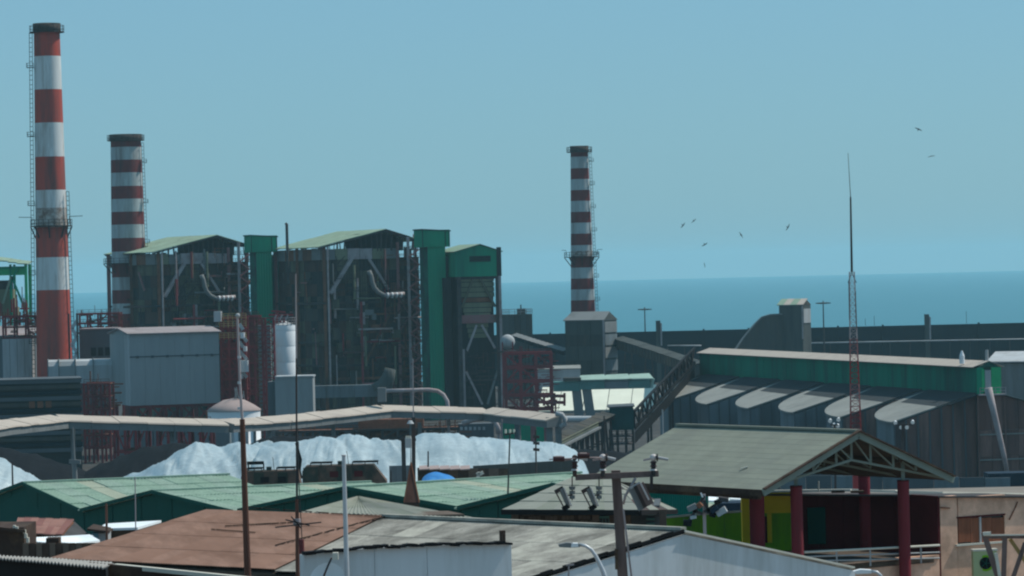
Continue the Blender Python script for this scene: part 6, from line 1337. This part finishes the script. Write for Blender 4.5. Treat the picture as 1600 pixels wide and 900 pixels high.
mb = MB(); mb.cyl(P(537, 712.5, 62), P(537, 711, 62), .042, n=10); mb.build('end_cap', m_palesteel, t)
pole('thin_rod', 'short thin rod in front of the second green gable', 'pole', [(211, 745, 212, 824, 1.6, 2, m_palesteel, 'rod')], 180)
pole('rusty_post', 'stubby rusty post in front of the small white roofed hut', 'post', [(166, 787, 167, 842, 3.5, 4, m_polebrown, 'post')], 172)
t = pole('slim_lamp_post', 'grey lamp post with boxy foot between the black coal heaps', 'lamp post', [(114, 668, 116, 722, 2.2, 4, m_gallery, 'upper_pole'), (116, 722, 117.5, 750, 7.5, 8, m_gallery, 'lower_pole')], 440)
mb = MB(); mb.beam(P(108, 721, 440), P(126, 722, 440), .5); mb.build('cross_box', m_gallery, t)
pole('dark_post', 'short dark post in front of the small silver heap at left edge', 'post', [(19, 723, 20, 762, 2.5, 3, m_steel, 'post')], 300)
for (x0, y0, x1, y1, D_, lab) in ((466, 690, 467, 745, 360, 'thin dark pole with bent cable bundle above the left camouflaged vehicle'), (611, 735, 611, 762, 345, 'short dark pole just right of the longest camouflaged vehicle'), (797, 672, 793, 790, 230, 'thin dark pole with small crosspiece before the flat topped silver heap'), (837, 672, 838, 760, 395, 'thin pole with stacked insulators right of the crosspiece pole'), (669, 705, 669, 745, 400, 'shortest thin pole in front of the tallest silver heap'), (944, 650, 946, 735, 560, 'thin pole below the belt conveyor left of the pavilion roof'), (1035, 640, 1036, 700, 640, 'thin pale pole by the first bay of the storage shed')):
    t = pole('thin_pole', lab, 'pole', [(x0, y0, x1, y1, 2.2, 3, m_steel if D_ != 640 else m_lightgrey, 'pole')], D_)
    if D_ == 230:
        mb = MB(); mb.beam(P(788, 679, D_), P(806, 676, D_), .12); mb.build('crosspiece', m_steel, t)
        for x in (790, 797, 803): mb = MB(); mb.cyl(P(x, 677, D_), P(x, 671, D_), .07, n=8); mb.build('insulator', m_offwhite, t)
    if D_ == 395:
        for y in (682, 692, 702): mb = MB(); mb.beam(P(833, y, D_), P(843, y + 1, D_), .3); mb.build('insulator_arm', m_steel, t)
    if D_ == 360:
        mb = MB(); mb.tube([P(463, 692, 360), P(466, 705, 360), P(470, 718, 360), P(468, 735, 360), P(471, 748, 360)], .14, 6); mb.build('cable_bundle', m_black, t)
# twin poles with transformer
t = thing('twin_pole_transformer', 'pair of dark poles carrying a small pale transformer before the silver heaps', 'utility pole', (P(638, 760, 330).x, 330, gz(330)))
for x0, x1, w_ in ((630, 632, .38), (646, 646, .34)): mb = MB(); a_ = P(x0, 652 if x0 == 646 else 686, 330); mb.beam((P(x1, 760, 330).x, 330, gz(330)), a_, w_); mb.build('pole', m_steel, t)
mb = MB(); mb.beam(P(646, 652, 330), P(645, 560, 330), .1); mb.build('top_rod', m_palesteel, t)
mb = MB(); mb.beam(P(626, 687, 330), P(650, 687, 330), .25); mb.build('cross_beam', m_steel, t); mb = MB(); mb.pbox(Fr(634, 329, 0), 633, 685, 643, 700, 0, .8); mb.build('transformer_tank', m_lightgrey, t)
for x in (635, 638, 641): mb = MB(); mb.cyl(P(x, 685, 329.3), P(x, 681, 329.3), .08, n=8); mb.build('bushing', m_offwhite, t)
mb = MB(); mb.cyl(P(641, 662, 329), P(641, 657, 329), .35, .15, 10); mb.build('lamp_hood', m_lightgrey, t)
# pyramid spire
t = thing('spire_roof', 'dark red-brown sheet metal spire standing on the green roof', 'spire', P(643, 787, 205)); ap_ = P(642, 722, 205); bs = [P(631, 785, 204), P(655, 785, 204), P(655, 783, 206.0), P(634, 783, 206.0)]
for i in range(4): j = (i + 1) % 4; mb = MB(); mb.prism([bs[i], bs[j], ap_ + (bs[j] - bs[i]) * .04, ap_], (0, .02, 0)); mb.build('spire_face', m_polebrown if i != 1 else m_brown, t)
for i in range(4): mb = MB(); mb.beam(bs[i], ap_, .05); mb.build('ridge_trim', m_rust, t)
mb = MB(); mb.prism([b + V((0, 0, -.0)) for b in bs], (0, 0, -3.0)); mb.build('base', m_brown, t)
mb = MB(); mb.cyl(ap_, ap_ + V((0, 0, 1.0)), .04, .02, 6); mb.build('finial', m_lightgrey, t)
# guyed lattice mast at right
a_ = P(1339, 740, 300); b_ = P(1331, 425, 300); t = thing('radio_mast', 'tall red and white lattice radio mast with long whip aerial, right', 'antenna', (a_.x, 300, gz(300)))
for i in range(9):
    f0, f1 = i / 9, (i + 1) / 9; L1, L2 = MB(), MB(); p0, p1 = a_.lerp(b_, f0), a_.lerp(b_, f1); w0, w1 = .95 - .55 * f0, .95 - .55 * f1
    lattice(L1, L2, p0, p1, w0, w1, 4, .055, .035); m = (m_redsteel if i < 6 and i % 2 == 0 else m_pink) if i < 6 else m_palesteel; L1.build('mast_legs', m, t); L2.build('mast_bracing', m, t)
mb = MB(); mb.beam((a_.x, 300, gz(300)), a_, .7); mb.build('mast_foot', m_redsteel, t)
mb = MB(); mb.cyl(b_, P(1329, 308, 300), .1, .07, 8); mb.build('whip_lower', m_steel, t); mb = MB(); mb.cyl(P(1329, 308, 300), P(1325, 239, 300), .035, .02, 6); mb.build('whip_upper', m_steel, t)
for x, y in ((1326, 440), (1337, 455)): mb = MB(); mb.beam(P(x, y, 299.7), P(x + 1, y + 60, 299.7), .04); mb.build('side_dipole', m_steel, t)
for x in (1325, 1338): mb = MB(); mb.beam(P(1331, 425, 300), P(x, 442, 300), .05); mb.build('dipole_arm', m_steel, t)
# floodlight clusters behind pavilion roof
for (xs_, lab, xb) in ((((1297, 658), (1310, 656), (1303, 665), (1309, 666)), 'floodlight cluster on a pole left of the lattice radio mast', 1304), (((1399, 661), (1408, 668), (1417, 668), (1426, 660)), 'floodlight cluster on a pole right of the lattice radio mast', 1410)):
    D_ = 260; t = thing('floodlight_pole', lab, 'floodlight', (P(xb, 740, D_).x, D_, gz(D_)), 'floodlight poles behind the pavilion')
    mb = MB(); mb.beam((P(xb, 740, D_).x, D_, gz(D_)), P(xb, 664, D_), .14); mb.build('pole', m_steel, t); mb = MB(); mb.beam(P(xs_[0][0], 664, D_), P(xs_[-1][0], 664, D_), .08); mb.build('crossarm', m_steel, t)
    for x, y in xs_: c = P(x, y, D_); mb = MB(); mb.cyl(c, c + V((.05, .35, .1)), .14, .08, 12); mb.build('lamp', m_white, t)

# ================================================================ UTILITY POLE WITH FUSE CUTOUTS
D = 95; k = D / FPX; t = thing('utility_pole', 'weathered square utility pole with crossarm and hanging fuse cutouts, nearest', 'utility pole', (P(976, 900, D).x, D, gz(D)))
a_ = P(962, 735, D); b_ = P(973, 900, D); f = (a_.z - gz(D)) / (a_.z - b_.z); c_ = a_ + (b_ - a_) * f
def wp(c, w): return [c + V((-w, -w, 0)), c + V((w, -w, 0)), c + V((w, w, 0)), c + V((-w, w, 0))]
mb = MB(); n = len(mb.v); mb.v += wp(c_, .17) + wp(a_, .115)
for i in range(4): j = (i + 1) % 4; mb.face((i, j, 4 + j, 4 + i))
mb.face((4, 5, 6, 7)); mb.build('post', m_polewood, t)
mb = MB(); mb.beam(a_ + V((.17, -.17, -1)), b_ + V((.22, -.22, 0)), .05, .05); mb.build('painted_corner_light', m_palesteel, t)  # pale strip paints the sun on the post's right corner
mb = MB(); mb.beam(P(899, 746, D - .25), P(1029, 740, D - .25), .13, .15); mb.build('crossarm', m_polewood, t)
mb = MB(); mb.tube([P(974, 788, D - .3), P(977, 775, D - .3), P(986, 760, D - .3), P(993, 747, D - .3)], .035, 6); mb.build('arm_brace', m_palesteel, t)
mb = MB(); mb.pbox(Fr(961, D - .3, 0), 961, 858, 966, 890, 0, .2); mb.build('meter_box', m_brown, t)
for x, big in ((898, 0), (942, 1), (1021, 1)):
    y = 715; mb = MB(); mb.cyl(P(x, 745, D - .3), P(x, y + 6, D - .3), .055, .07, 10); mb.build('pin', m_steel, t)
    for q_ in range(3): mb = MB(); c = P(x, 735 - 6 * q_, D - .3); mb.cyl(c, c + V((0, 0, .04)), .1, .07, 14); mb.build('insulator_shed', m_ceramicred if q_ else m_ceramic, t)
    mb = MB(); c = P(x, y, D - .3); r_ = .095 if big else .075; mb.lathe(c, [(r_ * math.sin(e), -r_ * math.cos(e)) for e in [math.pi * i / 8 for i in range(9)]], 14); mb.build('insulator_head', m_ceramic if big else m_steel, t)
    mb = MB(); mb.cyl(P(x + 6, y, D - .35), P(x + (20 if x < 1000 else 23), y + 3, D - .35), .045, .04, 10); mb.build('arrester_body', m_lightgrey, t)
    mb = MB(); mb.cyl(P(x + 5, y, D - .36), P(x + 7, y, D - .36), .1, .1, 12); mb.build('clamp_ring', m_steel, t)
    mb = MB(); mb.beam(P(x - 5, y + 2, D - .3), P(x - 16, y + 4, D - .3), .05); mb.build('lead', m_palesteel, t)
for x0, x1, y in ((864, 882, 717), (902, 921, 712)): mb = MB(); mb.cyl(P(x0, y, D - .4), P(x1, y, D - .4), .07, .07, 10); mb.build('dark_fuse_tube', m_ceramicred, t); mb = MB(); mb.cyl(P(x0 + 4, y - 3, D - .41), P(x1 - 4, y - 3, D - .41), .035, n=6); mb.build('terminal', m_pinkroof, t)
mb = MB(); mb.tube([P(858, 718, D - .4), P(880, 717, D - .4), P(902, 716, D - .4), P(924, 715, D - .4), P(940, 715, D - .4)], .018, 5); mb.build('jumper_wire', m_palesteel, t)
for x in (879, 921):
    A, B_ = P(x - 2, 763, D - .5), P(x + 10, 792, D - .5)
    mb = MB(); mb.cyl(A, B_, .075, .06, 10); mb.build('fuse_barrel', m_gallery, t); mb = MB(); mb.beam(A + V((.06, -.07, .02)), B_ + V((.07, -.07, .02)), .03); mb.build('bright_edge', m_ceramic, t)
    mb = MB(); mb.beam(P(x - 10, 770, D - .5), P(x + 3, 795, D - .5), .035); mb.build('hinge_rod', m_steel, t)
    mb = MB(); mb.beam(P(x - 12, 769, D - .5), P(x + 1, 762, D - .5), .1); mb.build('upper_contact', m_steel, t); mb = MB(); mb.beam(P(x, 796, D - .5), P(x + 10, 790, D - .5), .12); mb.build('lower_contact', m_black, t)
    for q_ in range(3): mb = MB(); c = P(x + 15, 760 + 7 * q_, D - .4); mb.cyl(c, c - V((0, 0, .09)), .09 - .01 * q_, .07, 12); mb.build('hanging_insulator', m_gallery, t)
    mb = MB(); mb.beam(P(x + 15, 744, D - .4), P(x + 15, 782, D - .4), .03); mb.build('hanger', m_steel, t); mb = MB(); mb.beam(P(x + 8, 774, D - .45), P(x + 16, 773, D - .45), .035); mb.build('link_arm', m_steel, t)
for dx, m in ((0, m_gallery), (8, m_steel), (13, m_polewood)):
    A, B_ = P(987 + dx, 762 - dx * .5, D - .55 - dx * .01), P(1003 + dx, 796 - dx * .6, D - .55 - dx * .01); mb = MB(); mb.beam(A, B_, .12, .2); mb.build('transformer_fin', m, t)
mb = MB(); mb.beam(P(1001, 755, D - .75), P(1014, 781, D - .75), .045); mb.build('bright_edge', m_ceramic, t); mb = MB(); mb.beam(P(1018, 742, D - .4), P(1018, 764, D - .4), .08); mb.build('hanging_insulator', m_steel, t)
mb = MB(); mb.beam(P(985, 763, D - .6), P(1000, 754, D - .6), .06); mb.build('upper_contact', m_lightgrey, t)

# street lamp in front
D = 76; t = thing('street_lamp', 'grey cobra-head street lamp bending left over the grey corrugated roof', 'street lamp', (P(948, 905, D).x, D, gz(D)))
pt = [P(x, y, D) for x, y in ((905, 851), (915, 853), (924, 859), (931, 869), (937, 881), (942, 892), (946, 905))]; e = pt[-1]; mb = MB(); mb.tube(pt + [V((e.x + .08, D, e.z - 1)), V((e.x + .1, D, gz(D)))], [.035, .036, .038, .04, .045, .05, .055, .06, .07], 12); mb.build('arm_and_pole', m_galv, t)
mb = MB(); mb.prism([P(872, 851, D - .1), P(874, 855, D - .1), P(890, 856, D - .1), P(906, 855, D - .1), P(906, 850, D - .1), P(886, 848, D - .1)], (0, .25, 0)); mb.build('lamp_head', m_gallery, t)
mb = MB(); mb.prism([P(892, 855.2, D - .12), P(904, 854.5, D - .12), P(903, 849.2, D - .12), P(893, 849, D - .12)], (0, .22, 0)); mb.build('gear_cover', m_white, t)
D = 78; t = thing('street_lamp', 'street lamp head just showing at the bottom edge under the terrace', 'street lamp', (P(1380, 905, D).x, D, gz(D)))
mb = MB(); mb.tube([P(1362, 893, D), P(1370, 894, D), P(1376, 899, D), P(1379, 908, D)], .035, 8); e = P(1379, 908, D); mb.beam(e, (e.x, D, gz(D)), .09); mb.build('arm_and_pole', m_galv, t); mb = MB(); mb.prism([P(1334, 893, D), P(1338, 897, D), P(1362, 896, D), P(1362, 891, D), P(1345, 890, D)], (0, .25, 0)); mb.build('lamp_head', m_white, t)
t = thing('small_finial_pole', 'tiny grey pole top with crossbar on the pale gable wall', 'pole', P(888, 905, 70) - V((0, 0, 2)))
mb = MB(); mb.beam(P(888, 905, 70), P(889, 883, 70), .03); mb.build('stem', m_palesteel, t); mb = MB(); mb.beam(P(884, 883, 70), P(897, 882, 70), .03); mb.build('crossbar', m_palesteel, t)

# ================================================================ BIRDS
def bird(px, py, D, span, bank, yaw, label, first=None):
    c = P(px, py, D)
    if first is None:
        b = thing('seabird', label, 'bird', c, 'birds circling over the sea')
        mb = MB(); mb.lathe((c.x, c.y, c.z), [(.001, -.28), (.06, -.2), (.1, -.05), (.1, .08), (.05, .2), (.001, .27)], 10); mb.build('body', m_bird, b)
        for s in (-1, 1):
            mb = MB(); o = lambda x, y, z: c + V((s * x, z * 1.0, y)); mb.prism([o(.04, .1, 0), o(.35, .17, -.1), o(.8, .02, -.04), o(.83, -.04, -.04), o(.4, -.02, -.1), o(.04, -.1, 0)], (0, .03, 0)); mb.build('wing', m_bird, b)
        mb = MB(); mb.prism([c + V((-.03, 0, -.22)), c + V((.03, 0, -.22)), c + V((.08, 0, -.4)), c + V((-.08, 0, -.4))], (0, .02, 0)); mb.build('tail', m_bird, b)
    else: b = dup(first, c - first.location, label)
    b.scale = (span * 1.35,) * 3; b.rotation_euler = (R_(bank), 0, R_(0)); b.rotation_euler = (R_(bank), R_(yaw), 0); return b
b0 = bird(1435, 202, 420, .42, 20, 25, 'topmost bird of the flock, high at the right')
for args in ((1455, 244, 420, .4, 75, -10, 'pale thin bird just below the topmost one'), (1067, 352, 480, .42, 10, 130, 'leftmost bird of the left flock'), (1084, 345, 500, .38, 30, 140, 'bird just right of the leftmost one in the flock'), (1158, 367, 480, .42, 40, 60, 'bird midway between the left flock and the lone right one'), (1101, 382, 480, .42, 10, 150, 'bird directly above the lowest one in the flock'), (1231, 355, 470, .45, 30, 120, 'lone dark bird above the transfer tower'), (1101, 414, 480, .34, 70, 80, 'lowest bird, just over the horizon')):
    bird(*args[:6], args[6], b0)
# ================================================================ haze: one closed box of even, thin air round camera and scene
hz_ = MB(); hz_.prism([(-12000, -600, -9), (-12000, 19500, -9), (12000, 19500, -9), (12000, -600, -9)], (0, 0, 149))
mh = bpy.data.materials.new('haze air'); mh.use_nodes = True; n = mh.node_tree; n.nodes.clear()
pv = n.nodes.new('ShaderNodeVolumePrincipled'); mo = n.nodes.new('ShaderNodeOutputMaterial'); n.links.new(pv.outputs[0], mo.inputs['Volume'])
pv.inputs['Color'].default_value = (0.5, 0.88, 1.0, 1); pv.inputs['Density'].default_value = 0.000055; pv.inputs['Anisotropy'].default_value = 0.0
hz_.build('haze', mh, kind='stuff')
